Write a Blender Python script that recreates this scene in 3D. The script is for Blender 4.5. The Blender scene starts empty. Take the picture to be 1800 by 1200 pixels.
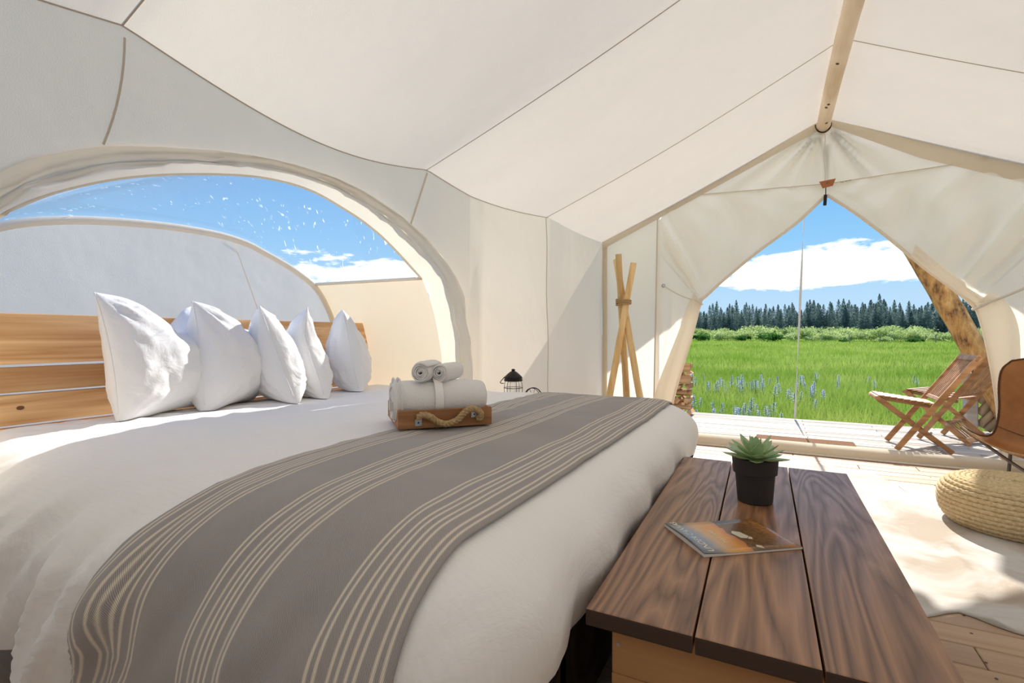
import bpy, bmesh, math, random
import numpy as np
from math import sin, cos, pi, radians, sqrt, exp
from mathutils import Vector, Matrix, noise
from mathutils.bvhtree import BVHTree
random.seed(7)
S = bpy.context.scene
C = S.collection

# ------------------------------------------------------------ camera
cam = bpy.data.cameras.new('camera'); cam.sensor_width = 36; cam.lens = 17.76
cam.shift_y = -12/1800; cam.clip_start = .02; cam.clip_end = 2000
co = bpy.data.objects.new('camera', cam); C.objects.link(co)
co.location = (0, 0, 1.05); co.rotation_euler = (pi/2, 0, radians(27.4))
S.camera = co

# ------------------------------------------------------------ sky, sun, exposure
S.view_settings.view_transform = 'Standard'; S.view_settings.look = 'None'
S.view_settings.gamma = 1; S.view_settings.use_curve_mapping = False
S.view_settings.exposure = 0.5
S.cycles.max_bounces = 14; S.cycles.diffuse_bounces = 8; S.cycles.transmission_bounces = 8
S.cycles.transparent_max_bounces = 16
SKY = 0.72
SUN = 5.2
w = bpy.data.worlds.new('sky'); S.world = w; w.use_nodes = True
nt = w.node_tree; nt.nodes.clear()
def nn(t, ty, **k):
    n = t.nodes.new(ty)
    for a, b in k.items():
        if a == 'inp':
            for i, v in b.items(): n.inputs[i].default_value = v
        else: setattr(n, a, b)
    return n
def ramp(t, pts, interp='LINEAR'):
    n = t.nodes.new('ShaderNodeValToRGB'); r = n.color_ramp; r.interpolation = interp
    while len(r.elements) > 1: r.elements.remove(r.elements[-1])
    r.elements[0].position = pts[0][0]; r.elements[0].color = (*pts[0][1], 1)
    for p, c in pts[1:]:
        e = r.elements.new(p); e.color = (*c, 1)
    return n
tc = nn(nt, 'ShaderNodeTexCoord'); sp = nn(nt, 'ShaderNodeSeparateXYZ')
nt.links.new(tc.outputs['Generated'], sp.inputs[0])
sky = ramp(nt, [(0, (.55, .75, .95)), (.06, (.50, .74, .97)), (.16, (.30, .62, .96)), (.30, (.165, .46, .90)), (.55, (.10, .33, .80)), (1, (.06, .22, .62))])
nt.links.new(sp.outputs['Z'], sky.inputs[0])
mp = nn(nt, 'ShaderNodeMapping'); mp.inputs['Scale'].default_value = (2.6, 2.6, 10)
nt.links.new(tc.outputs['Generated'], mp.inputs[0])
cn = nn(nt, 'ShaderNodeTexNoise', inp={'Scale': 1.7, 'Detail': 9, 'Roughness': .62}); nt.links.new(mp.outputs[0], cn.inputs['Vector'])
# cumulus band low over the horizon, a faint scatter higher up
band = ramp(nt, [(0, (0, 0, 0)), (.066, (0, 0, 0)), (.092, (1, 1, 1)), (.118, (1, 1, 1)), (.158, (.0, .0, .0)), (1, (0, 0, 0))])
nt.links.new(sp.outputs['Z'], band.inputs[0])
md = nn(nt, 'ShaderNodeMath', operation='MULTIPLY_ADD'); md.inputs[1].default_value = .25; 
cn2 = nn(nt, 'ShaderNodeTexNoise', inp={'Scale': 9, 'Detail': 8, 'Roughness': .6}); nt.links.new(mp.outputs[0], cn2.inputs['Vector'])
m4 = nn(nt, 'ShaderNodeMath', operation='MULTIPLY_ADD'); m4.inputs[1].default_value = .38; nt.links.new(cn2.outputs[0], m4.inputs[0]); nt.links.new(cn.outputs[0], m4.inputs[2])
nt.links.new(band.outputs[0], md.inputs[0]); nt.links.new(m4.outputs[0], md.inputs[2])
cr = ramp(nt, [(0, (0, 0, 0)), (.86, (0, 0, 0)), (.93, (1, 1, 1)), (1, (1, 1, 1))]); nt.links.new(md.outputs[0], cr.inputs[0])
mx = nn(nt, 'ShaderNodeMixRGB'); mx.inputs[2].default_value = (1.25, 1.28, 1.32, 1)
nt.links.new(cr.outputs[0], mx.inputs[0]); nt.links.new(sky.outputs[0], mx.inputs[1])
bg = nn(nt, 'ShaderNodeBackground'); bg.inputs['Strength'].default_value = SKY
wo = nn(nt, 'ShaderNodeOutputWorld'); nt.links.new(mx.outputs[0], bg.inputs[0]); nt.links.new(bg.outputs[0], wo.inputs[0])
sl = bpy.data.lights.new('sun', 'SUN'); sl.energy = SUN; sl.angle = radians(.6); sl.color = (1, .955, .88)
so = bpy.data.objects.new('sun', sl); C.objects.link(so)
ELEV, AZ = radians(36.8), radians(1.5)      # azimuth from +Y towards -X
sd = Vector((-sin(AZ)*cos(ELEV), cos(AZ)*cos(ELEV), sin(ELEV)))
so.rotation_euler = sd.to_track_quat('Z', 'Y').to_euler(); so.location = (0, 12, 9)

# ------------------------------------------------------------ helpers
def obj(name, me, mat=None, parent=None, kind=None, smooth=False, label=None, cat=None, group=None, loc=None, rot=None):
    if isinstance(me, tuple):
        v, f = me[0], me[1]; m = bpy.data.meshes.new(name)
        m.from_pydata([tuple(p) for p in v], [], f); m.update(); me = m
    elif isinstance(me, bmesh.types.BMesh):
        m = bpy.data.meshes.new(name); me.to_mesh(m); me.free(); me = m
    if mat and not me.materials: me.materials.append(mat)
    if smooth:
        me.polygons.foreach_set('use_smooth', [True]*len(me.polygons))
    o = bpy.data.objects.new(name, me); C.objects.link(o)
    if parent: o.parent = parent
    if loc: o.location = loc
    if rot: o.rotation_euler = rot
    tag(o, label, cat, group, kind); return o
def tag(o, label=None, cat=None, group=None, kind=None):
    if label: o['label'] = label
    if cat: o['category'] = cat
    if group: o['group'] = group
    if kind: o['kind'] = kind
def thing(name, label, cat, loc=(0, 0, 0), rz=0, group=None):
    o = bpy.data.objects.new(name, None); C.objects.link(o); o.location = loc; o.rotation_euler = (0, 0, rz)
    o.empty_display_size = .05
    tag(o, label, cat, group); return o
def box(x0, x1, y0, y1, z0, z1):
    v = [(x, y, z) for z in (z0, z1) for y in (y0, y1) for x in (x0, x1)]
    return v, [(0, 2, 3, 1), (4, 5, 7, 6), (0, 1, 5, 4), (2, 6, 7, 3), (0, 4, 6, 2), (1, 3, 7, 5)]
def bbox(x0, x1, y0, y1, z0, z1, b=.004, seg=2):
    bm = bmesh.new(); v, f = box(x0, x1, y0, y1, z0, z1); vs = [bm.verts.new(p) for p in v]
    for q in f: bm.faces.new([vs[i] for i in q])
    bmesh.ops.bevel(bm, geom=bm.edges[:], offset=b, segments=seg, affect='EDGES', profile=.7)
    return bm
def beam(a, b, wd, th, up=(0, 0, 1), bev=.003):
    """a rectangular bar from a to b: wd across, th along up"""
    a, b = Vector(a), Vector(b); d = (b-a); L = d.length; d.normalize()
    s = d.cross(Vector(up)).normalized(); u = s.cross(d).normalized()
    bm = bbox(-wd/2, wd/2, 0, L, -th/2, th/2, bev, 1)
    M = Matrix((( s.x, d.x, u.x, a.x), (s.y, d.y, u.y, a.y), (s.z, d.z, u.z, a.z), (0, 0, 0, 1)))
    bmesh.ops.transform(bm, matrix=M, verts=bm.verts); return bm
def join(*bms):
    out = bmesh.new()
    for b in bms:
        m = bpy.data.meshes.new('t'); b.to_mesh(m); b.free(); out.from_mesh(m); bpy.data.meshes.remove(m)
    return out
def tube(pts, r, n=10, cap=True, closed=False, rf=None, twist=0):
    """round tube along pts; rf(i, a) scales the radius"""
    P = [Vector(p) for p in pts]; N = len(P); V = []; F = []
    t0 = (P[1]-P[0]).normalized(); ref = Vector((0, 0, 1)) if abs(t0.z) < .9 else Vector((1, 0, 0))
    s = t0.cross(ref).normalized()
    for i in range(N):
        if closed: t = (P[(i+1) % N]-P[i-1]).normalized()
        else: t = (P[min(i+1, N-1)]-P[max(i-1, 0)]).normalized()
        s = (s-t*s.dot(t)).normalized(); u = t.cross(s)
        ri = r[i] if hasattr(r, '__len__') else r
        for k in range(n):
            a = 2*pi*k/n+twist*i; q = ri*(rf(i, a) if rf else 1)
            V.append(P[i]+(s*cos(a)+u*sin(a))*q)
    for i in range(N if closed else N-1):
        j = (i+1) % N
        for k in range(n): F.append((i*n+k, i*n+(k+1) % n, j*n+(k+1) % n, j*n+k))
    if cap and not closed:
        F.append(tuple(range(n-1, -1, -1))); F.append(tuple((N-1)*n+k for k in range(n)))
    return V, F
def addm(*ms):
    V = []; F = []
    for v, f in ms:
        o = len(V); V += list(v); F += [tuple(i+o for i in q) for q in f]
    return V, F
def lathe(prof, n=32, c=(0, 0, 0)):
    V = [(c[0]+r*cos(2*pi*k/n), c[1]+r*sin(2*pi*k/n), c[2]+z) for r, z in prof for k in range(n)]
    F = [(i*n+k, i*n+(k+1) % n, (i+1)*n+(k+1) % n, (i+1)*n+k) for i in range(len(prof)-1) for k in range(n)]
    return V, F
def grid(fn, nu, nv, closed_u=False):
    V = [fn(i/(nu), j/(nv)) for j in range(nv+1) for i in range(nu+(0 if closed_u else 1))]
    W = nu if closed_u else nu+1; F = []
    for j in range(nv):
        for i in range(nu):
            k = (i+1) % W if closed_u else i+1
            F.append((j*W+i, j*W+k, (j+1)*W+k, (j+1)*W+i))
    return V, F
def gridc(nu, nv): return [(j*(nu+1)+i, j*(nu+1)+i+1, (j+1)*(nu+1)+i+1, (j+1)*(nu+1)+i) for j in range(nv) for i in range(nu)]
def catm(P, n):
    """n+1 points evenly by arc length on a Catmull-Rom curve through P"""
    P = [Vector(p) for p in P]; Q = [P[0]*2-P[1]]+P+[P[-1]*2-P[-2]]; D = []
    for i in range(1, len(Q)-2):
        for k in range(12):
            t = k/12; a, b, c, d = Q[i-1], Q[i], Q[i+1], Q[i+2]
            D.append(.5*((2*b)+(c-a)*t+(2*a-5*b+4*c-d)*t*t+(3*b-a-3*c+d)*t**3))
    D.append(P[-1]); L = [0]
    for i in range(1, len(D)): L.append(L[-1]+(D[i]-D[i-1]).length)
    out = []; j = 0
    for k in range(n+1):
        s = L[-1]*k/n
        while j < len(D)-2 and L[j+1] < s: j += 1
        f = (s-L[j])/max(1e-9, L[j+1]-L[j]); out.append(D[j].lerp(D[j+1], min(1, f)))
    return out
def lin(x, pts):
    if x <= pts[0][0]: return pts[0][1]
    for (a, p), (b, q) in zip(pts, pts[1:]):
        if x <= b: return p+(q-p)*(x-a)/(b-a)
    return pts[-1][1]
def NZ(x, y, z=0): return noise.noise(Vector((x, y, z)))
def ridge(x, y, z=0): return 1-abs(NZ(x, y, z))*2.2

# ------------------------------------------------------------ materials
def mat(name, col, rough=.6, metal=0, spec=.5, build=None, **k):
    m = bpy.data.materials.new(name); m.use_nodes = True; t = m.node_tree
    b = t.nodes['Principled BSDF']; b.inputs['Base Color'].default_value = (*col, 1)
    b.inputs['Roughness'].default_value = rough; b.inputs['Metallic'].default_value = metal
    b.inputs['Specular IOR Level'].default_value = spec
    for a, v in k.items(): b.inputs[a.replace('_', ' ')].default_value = v
    if build: build(t, b)
    return m
def bump(t, b, src, st=.3, dist=.01):
    n = nn(t, 'ShaderNodeBump'); n.inputs['Strength'].default_value = st; n.inputs['Distance'].default_value = dist
    t.links.new(src, n.inputs['Height']); t.links.new(n.outputs[0], b.inputs['Normal']); return n
def coords(t, scale=(1, 1, 1), which='Object', rot=(0, 0, 0)):
    c = nn(t, 'ShaderNodeTexCoord'); m = nn(t, 'ShaderNodeMapping'); m.inputs['Scale'].default_value = scale
    m.inputs['Rotation'].default_value = rot; t.links.new(c.outputs[which], m.inputs[0]); return m.outputs[0]
def tex(t, v, scale=5, detail=4, rough=.5, dist=0):
    n = nn(t, 'ShaderNodeTexNoise', inp={'Scale': scale, 'Detail': detail, 'Roughness': rough, 'Distortion': dist}); t.links.new(v, n.inputs['Vector']); return n.outputs[0]

def canvas(name, c1, c2, tr, trc=(.98, .93, .78), dirt=.05, spec=.1):
    """cotton canvas: part of the light goes through it"""
    m = bpy.data.materials.new(name); m.use_nodes = True; t = m.node_tree; t.nodes.clear()
    o = nn(t, 'ShaderNodeOutputMaterial'); d = nn(t, 'ShaderNodeBsdfDiffuse'); l = nn(t, 'ShaderNodeBsdfTranslucent')
    x = nn(t, 'ShaderNodeMixShader'); x.inputs[0].default_value = tr
    v = coords(t); n1 = tex(t, v, 1.3, 6, .65)
    r = ramp(t, [(.3, c2), (.62, c1)]); t.links.new(n1, r.inputs[0]); t.links.new(r.outputs[0], d.inputs[0])
    l.inputs[0].default_value = (*trc, 1)
    n2 = tex(t, coords(t, (1, 1, 1)), 260, 2, .6); n3 = tex(t, v, 3.2, 3, .5)
    ad = nn(t, 'ShaderNodeMath', operation='MULTIPLY_ADD'); ad.inputs[1].default_value = .06; t.links.new(n2, ad.inputs[0]); t.links.new(n3, ad.inputs[2])
    bp = nn(t, 'ShaderNodeBump'); bp.inputs['Strength'].default_value = .25; bp.inputs['Distance'].default_value = .03
    t.links.new(ad.outputs[0], bp.inputs['Height'])
    for q in (d, l): t.links.new(bp.outputs[0], q.inputs['Normal'])
    t.links.new(d.outputs[0], x.inputs[1]); t.links.new(l.outputs[0], x.inputs[2]); t.links.new(x.outputs[0], o.inputs[0]); return m
M_roof = canvas('roof_canvas', (.90, .835, .745), (.84, .775, .685), .31, (.95, .85, .69))
M_wall = canvas('wall_canvas', (.90, .82, .70), (.85, .77, .65), .57, (1, .87, .69))
M_head = canvas('alcove_canvas', (.84, .80, .77), (.80, .76, .74), .80, (1, .92, .82))
M_cheek = canvas('alcove_side_canvas', (.90, .82, .68), (.86, .78, .64), .20, (1, .87, .64))
M_trim = canvas('trim_canvas', (.88, .82, .74), (.82, .76, .68), .30)
M_band = canvas('band_canvas', (.76, .67, .53), (.70, .61, .48), .22)
M_flap = canvas('flap_canvas', (.93, .88, .80), (.88, .83, .74), .38, (1, .94, .85))
M_fly = canvas('fly_canvas', (.78, .73, .64), (.74, .68, .6), .85, (1, .96, .90))
M_seam = mat('seam_thread', (.54, .47, .39), .9)
M_seaml = mat('seam_thread_pale', (.66, .60, .50), .9)

def wood(name, dark, light, axis='Y', scale=1.0, rough=.5, rings=10, spec=.4, bmp=.12, obrand=True, coat=0, pores=.5):
    def bld(t, b):
        st = {'X': (.35, 3, 3), 'Y': (3, .35, 3), 'Z': (3, 3, .35)}[axis]
        c = nn(t, 'ShaderNodeTexCoord'); oi = nn(t, 'ShaderNodeObjectInfo'); va = nn(t, 'ShaderNodeVectorMath', operation='MULTIPLY_ADD')
        cb = nn(t, 'ShaderNodeCombineXYZ')
        for i in range(3): t.links.new(oi.outputs['Random'], cb.inputs[i])
        va.inputs[1].default_value = (7.3, 5.1, 9.7); t.links.new(cb.outputs[0], va.inputs[0]); t.links.new(c.outputs['Object'], va.inputs[2])
        mm = nn(t, 'ShaderNodeMapping'); mm.inputs['Scale'].default_value = tuple(s*scale for s in st); t.links.new(va.outputs[0], mm.inputs[0])
        n1 = nn(t, 'ShaderNodeTexNoise', inp={'Scale': 1.1, 'Detail': 3, 'Roughness': .45, 'Distortion': .6}); t.links.new(mm.outputs[0], n1.inputs['Vector'])
        mu = nn(t, 'ShaderNodeMath', operation='MULTIPLY'); mu.inputs[1].default_value = rings; t.links.new(n1.outputs[0], mu.inputs[0])
        fr = nn(t, 'ShaderNodeMath', operation='PINGPONG'); fr.inputs[1].default_value = .5; t.links.new(mu.outputs[0], fr.inputs[0])
        m2 = nn(t, 'ShaderNodeMapping'); st2 = {'X': (4, 160, 160), 'Y': (160, 4, 160), 'Z': (160, 160, 4)}[axis]; m2.inputs['Scale'].default_value = tuple(s*scale*.6 for s in st2); t.links.new(va.outputs[0], m2.inputs[0])
        n2 = nn(t, 'ShaderNodeTexNoise', inp={'Scale': 1, 'Detail': 3}); t.links.new(m2.outputs[0], n2.inputs['Vector'])
        a = nn(t, 'ShaderNodeMath', operation='MULTIPLY_ADD'); a.inputs[1].default_value = pores; t.links.new(n2.outputs[0], a.inputs[0]); t.links.new(fr.outputs[0], a.inputs[2])
        r = ramp(t, [(.12, dark), (.80, light)]); t.links.new(a.outputs[0], r.inputs[0])
        hs = nn(t, 'ShaderNodeHueSaturation'); t.links.new(r.outputs[0], hs.inputs['Color'])
        mr = nn(t, 'ShaderNodeMapRange'); mr.inputs[3].default_value = .80; mr.inputs[4].default_value = 1.18; t.links.new(oi.outputs['Random'], mr.inputs[0]); t.links.new(mr.outputs[0], hs.inputs['Value'])
        t.links.new(hs.outputs[0], b.inputs['Base Color']); bump(t, b, a.outputs[0], bmp, .004)
        rr = nn(t, 'ShaderNodeMapRange'); rr.inputs[3].default_value = rough+.12; rr.inputs[4].default_value = rough-.06; t.links.new(a.outputs[0], rr.inputs[0]); t.links.new(rr.outputs[0], b.inputs['Roughness'])
    return mat(name, light, rough, spec=spec, build=bld, Coat_Weight=coat)
M_bench = wood('walnut_stained_pine', (.085, .034, .015), (.33, .165, .080), 'Y', 1.5, .33, 17, .6, .3)
M_endgrain = mat('stained_end_grain', (.045, .022, .013), .75)
M_benchb = wood('bench_box_ply', (.30, .15, .055), (.48, .26, .11), 'X', .7, .6, 6, .3, .1)
M_head_w = wood('headboard_pine', (.52, .26, .10), (.82, .55, .29), 'Y', 1.1, .55, 10, .3, .1)
M_floor = wood('floor_boards', (.40, .27, .17), (.56, .40, .28), 'X', .5, .55, 5, .3, .1)
M_deck = wood('deck_boards', (.42, .37, .31), (.58, .53, .47), 'X', .6, .75, 6, .2, .15)
M_teak = wood('teak', (.25, .115, .045), (.50, .27, .12), 'X', 1.5, .45, 6, .4, .05)
M_pole = wood('peeled_pole', (.62, .40, .17), (.88, .65, .34), 'Z', 1.3, .6, 5, .3, .1)
M_ridge = wood('ridge_log', (.62, .49, .33), (.80, .69, .53), 'Y', 1.2, .7, 5, .2, .2)
M_tray = wood('tray_wood', (.28, .12, .045), (.46, .23, .10), 'X', 2, .55, 6, .3, .1)
M_split = wood('split_wood', (.32, .15, .07), (.62, .38, .19), 'Y', 2, .8, 5, .2, .4)
M_rail = wood('weathered_rail', (.25, .20, .14), (.52, .42, .28), 'Z', 1, .8, 5, .2, .4)
M_frame = wood('bed_frame_wood', (.03, .015, .01), (.08, .045, .03), 'X', 1, .6, 6)
M_barkend = mat('bark', (.10, .055, .035), .95)
def logb(t, b):
    v = coords(t, (1, 1, .35)); n = tex(t, v, 14, 6, .7); r = ramp(t, [(.35, (.10, .05, .025)), (.46, (.42, .22, .07)), (.6, (.62, .36, .12)), (.72, (.70, .52, .28))]); t.links.new(n, r.inputs[0])
    t.links.new(r.outputs[0], b.inputs['Base Color']); bump(t, b, n, .8, .02)
M_log = mat('flaking_bark_log', (.5, .3, .1), .85, build=logb)

def cloth(name, col, wr=.25, sc=6, sheen=.2, sub=.0):
    def bld(t, b):
        v = coords(t); n = tex(t, v, sc, 5, .55, .8); n2 = tex(t, v, 500, 2)
        a = nn(t, 'ShaderNodeMath', operation='MULTIPLY_ADD'); a.inputs[1].default_value = .05; t.links.new(n2, a.inputs[0]); t.links.new(n, a.inputs[2])
        bump(t, b, a.outputs[0], wr, .03)
    return mat(name, col, .85, spec=.2, build=bld, Sheen_Weight=sheen)
M_pillow = cloth('pillow_cotton', (.87, .86, .86), .30, 9)
def duvb(t, b):
    v = coords(t); n = tex(t, v, 5, 5, .55, 1.0)
    wv = nn(t, 'ShaderNodeTexWave', wave_type='BANDS', bands_direction='Y', inp={'Scale': 22, 'Distortion': 0}); t.links.new(v, wv.inputs['Vector'])
    a = nn(t, 'ShaderNodeMath', operation='MULTIPLY_ADD'); a.inputs[1].default_value = .003; t.links.new(wv.outputs[0], a.inputs[0]); t.links.new(n, a.inputs[2])
    r = ramp(t, [(0, (.868, .848, .828)), (.5, (.88, .86, .84)), (1, (.88, .86, .84))]); t.links.new(wv.outputs[0], r.inputs[0]); t.links.new(r.outputs[0], b.inputs['Base Color'])
    bump(t, b, a.outputs[0], .3, .03)
M_duvet = mat('duvet_sateen', (.87, .86, .85), .7, spec=.3, build=duvb)
# striped throw: stripes follow the UV's u
def runb(t, b):
    u = nn(t, 'ShaderNodeUVMap'); s = nn(t, 'ShaderNodeSeparateXYZ'); t.links.new(u.outputs[0], s.inputs[0])
    pts = [(0, (0, 0, 0))]; W = (1, 1, 1); K = (0, 0, 0); hw = .0034; e = .0010
    for c in (.108, .48, .885):
        for o in (-.086, -.067, -.031, -.0105, .0105, .031, .067, .086): pts.append(c+o)
    cs = pts[1:]
    # sum of 24 narrow bumps is too long for one ramp: three ramps of eight stripes
    outs = []
    for g in range(3):
        q = [(0, K)]
        for c in cs[g*8:g*8+8]: q += [(c-hw-e, K), (c-hw, W), (c+hw, W), (c+hw+e, K)]
        outs.append(q)
    acc = None
    for q in outs:
        half = [q[:1]+q[1:17], q[:1]+q[17:]]
        for h in half:
            if len(h) < 2: continue
            r = ramp(t, h); t.links.new(s.outputs[0], r.inputs[0])
            if acc is None: acc = r.outputs[0]
            else:
                m = nn(t, 'ShaderNodeMath', operation='MAXIMUM'); t.links.new(acc, m.inputs[0]); t.links.new(r.outputs[0], m.inputs[1]); acc = m.outputs[0]
    # woven twill
    mp = nn(t, 'ShaderNodeMapping'); mp.inputs['Scale'].default_value = (300, 450, 1); mp.inputs['Rotation'].default_value = (0, 0, 0); t.links.new(u.outputs[0], mp.inputs[0])
    ck = nn(t, 'ShaderNodeTexWave', wave_type='BANDS', bands_direction='DIAGONAL', inp={'Scale': .5, 'Distortion': .4, 'Detail': 1}); t.links.new(mp.outputs[0], ck.inputs['Vector'])
    v = coords(t); n = tex(t, v, 3, 4, .6)
    g1 = ramp(t, [(.2, (.28, .255, .245)), (.8, (.42, .39, .38))]); t.links.new(ck.outputs[0], g1.inputs[0])
    g2 = ramp(t, [(.3, (.92, .92, .92)), (.7, (1.08, 1.06, 1.04))]); t.links.new(n, g2.inputs[0])
    mu = nn(t, 'ShaderNodeMixRGB', blend_type='MULTIPLY'); mu.inputs[0].default_value = 1; t.links.new(g1.outputs[0], mu.inputs[1]); t.links.new(g2.outputs[0], mu.inputs[2])
    cw = ramp(t, [(0, (.56, .48, .38)), (1, (.86, .79, .67))]); t.links.new(ck.outputs[0], cw.inputs[0])
    mx = nn(t, 'ShaderNodeMixRGB'); t.links.new(acc, mx.inputs[0]); t.links.new(mu.outputs[0], mx.inputs[1]); t.links.new(cw.outputs[0], mx.inputs[2])
    t.links.new(mx.outputs[0], b.inputs['Base Color']); bump(t, b, ck.outputs[0], .35, .003)
M_run = mat('striped_throw', (.3, .28, .27), .95, spec=.1, build=runb, Sheen_Weight=.25)
def terry(t, b):
    n = tex(t, coords(t), 300, 3, .7); bump(t, b, n, .6, .006)
M_terry = mat('terry_cotton', (.90, .88, .86), .95, spec=.1, build=terry, Sheen_Weight=.4)
M_terryb = mat('woven_towel_band', (.90, .87, .84), .9, spec=.2)
def ropeb(t, b):
    n = tex(t, coords(t), 90, 4, .7); r = ramp(t, [(.3, (.30, .19, .09)), (.7, (.58, .42, .23))]); t.links.new(n, r.inputs[0]); t.links.new(r.outputs[0], b.inputs['Base Color']); bump(t, b, n, .5, .004)
M_rope = mat('hemp_rope', (.5, .35, .18), .95, spec=.1, build=ropeb)
def juteb(t, b):
    n = tex(t, coords(t), 60, 4, .7); r = ramp(t, [(.3, (.50, .37, .19)), (.7, (.76, .62, .40))]); t.links.new(n, r.inputs[0]); t.links.new(r.outputs[0], b.inputs['Base Color']); bump(t, b, n, .4, .004)
M_jute = mat('braided_jute', (.7, .55, .32), .95, spec=.1, build=juteb)
M_black = mat('black_metal', (.02, .019, .018), .45, .6)
M_steel = mat('zinc', (.45, .47, .50), .35, .9)
M_pot = mat('charcoal_pot', (.030, .026, .026), .62, spec=.35)
M_soil = mat('soil', (.04, .03, .02), 1)
def leafb(t, b):
    c = nn(t, 'ShaderNodeTexCoord'); s = nn(t, 'ShaderNodeSeparateXYZ'); t.links.new(c.outputs['Generated'], s.inputs[0])
    r = ramp(t, [(0, (.62, .72, .34)), (.5, (.42, .56, .30)), (.92, (.33, .48, .28)), (1, (.36, .20, .14))]); t.links.new(s.outputs['Y'], r.inputs[0]); t.links.new(r.outputs[0], b.inputs['Base Color'])
M_leaf = mat('succulent_leaf', (.2, .35, .14), .45, spec=.4, build=leafb, Subsurface_Weight=.35, Subsurface_Radius=(.01, .02, .004))
def leab(t, b):
    n = tex(t, coords(t), 5, 6, .65); r = ramp(t, [(.3, (.27, .105, .028)), (.7, (.44, .19, .06))]); t.links.new(n, r.inputs[0]); t.links.new(r.outputs[0], b.inputs['Base Color'])
    bump(t, b, tex(t, coords(t), 120, 3), .15, .003)
M_leather = mat('tan_leather', (.42, .17, .05), .42, spec=.4, build=leab)
M_leatherd = mat('dark_leather_lacing', (.10, .04, .02), .6)
def hideb(t, b):
    v = coords(t); n = tex(t, v, 2.2, 5, .6, .6); r = ramp(t, [(.36, (.40, .32, .24)), (.46, (.52, .47, .42)), (.56, (.58, .56, .53))]); t.links.new(n, r.inputs[0]); t.links.new(r.outputs[0], b.inputs['Base Color'])
    bump(t, b, tex(t, v, 300, 2), .3, .004)
M_hide = mat('cream_cowhide', (.82, .77, .70), .8, spec=.2, build=hideb, Sheen_Weight=.3)
def coirb(t, b):
    n = tex(t, coords(t), 160, 3, .7); r = ramp(t, [(.3, (.10, .045, .02)), (.7, (.36, .17, .07))]); t.links.new(n, r.inputs[0]); t.links.new(r.outputs[0], b.inputs['Base Color']); bump(t, b, n, .8, .01)
M_coir = mat('coir', (.3, .15, .06), 1, build=coirb)
M_strap = mat('webbing_strap', (.62, .60, .56), .8)
M_cord = mat('cotton_cord', (.74, .69, .60), .9)
M_under = mat('dark_gap', (.05, .035, .025), .95)
# clear vinyl window
def vinyl():
    m = bpy.data.materials.new('clear_vinyl'); m.use_nodes = True; t = m.node_tree; t.nodes.clear()
    o = nn(t, 'ShaderNodeOutputMaterial'); tr = nn(t, 'ShaderNodeBsdfTransparent'); gl = nn(t, 'ShaderNodeBsdfGlossy'); df = nn(t, 'ShaderNodeBsdfTranslucent')
    tr.inputs[0].default_value = (.90, .93, .96, 1); gl.inputs['Roughness'].default_value = .04
    lw = nn(t, 'ShaderNodeLayerWeight'); lw.inputs['Blend'].default_value = .5
    pw = nn(t, 'ShaderNodeMath', operation='POWER'); pw.inputs[1].default_value = 5; t.links.new(lw.outputs['Facing'], pw.inputs[0])
    fr = nn(t, 'ShaderNodeMath', operation='MULTIPLY_ADD'); fr.inputs[1].default_value = .6; fr.inputs[2].default_value = .03; t.links.new(pw.outputs[0], fr.inputs[0])
    x = nn(t, 'ShaderNodeMixShader'); t.links.new(fr.outputs[0], x.inputs[0]); t.links.new(tr.outputs[0], x.inputs[1]); t.links.new(gl.outputs[0], x.inputs[2])
    v = coords(t, (1, 1, 1), 'Object', (.3, .5, .9)); mp = nn(t, 'ShaderNodeMapping'); mp.inputs['Scale'].default_value = (5, 60, 20); t.links.new(v, mp.inputs[0])
    n = tex(t, mp.outputs[0], 1.0, 2, .5, .8); n2 = tex(t, coords(t), 6, 2, .5)
    r = ramp(t, [(.0, (0, 0, 0)), (.64, (0, 0, 0)), (.69, (1, 1, 1))]); t.links.new(n, r.inputs[0])
    r2 = ramp(t, [(.46, (0, 0, 0)), (.62, (.75, .75, .75))]); t.links.new(n2, r2.inputs[0])
    mu = nn(t, 'ShaderNodeMath', operation='MULTIPLY'); t.links.new(r.outputs[0], mu.inputs[0]); t.links.new(r2.outputs[0], mu.inputs[1])
    ad = nn(t, 'ShaderNodeMath', operation='ADD'); ad.inputs[1].default_value = .035; t.links.new(mu.outputs[0], ad.inputs[0])
    df.inputs[0].default_value = (.9, .92, .95, 1)
    y = nn(t, 'ShaderNodeMixShader'); t.links.new(ad.outputs[0], y.inputs[0]); t.links.new(x.outputs[0], y.inputs[1]); t.links.new(df.outputs[0], y.inputs[2])
    t.links.new(y.outputs[0], o.inputs[0]); return m
M_vinyl = vinyl()
def glassm():
    m = bpy.data.materials.new('lantern_glass'); m.use_nodes = True; t = m.node_tree; t.nodes.clear()
    o = nn(t, 'ShaderNodeOutputMaterial'); tr = nn(t, 'ShaderNodeBsdfTransparent'); gl = nn(t, 'ShaderNodeBsdfGlossy'); gl.inputs['Roughness'].default_value = .02
    x = nn(t, 'ShaderNodeMixShader'); x.inputs[0].default_value = .22; t.links.new(tr.outputs[0], x.inputs[1]); t.links.new(gl.outputs[0], x.inputs[2]); t.links.new(x.outputs[0], o.inputs[0]); return m
M_glass = glassm()

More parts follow.
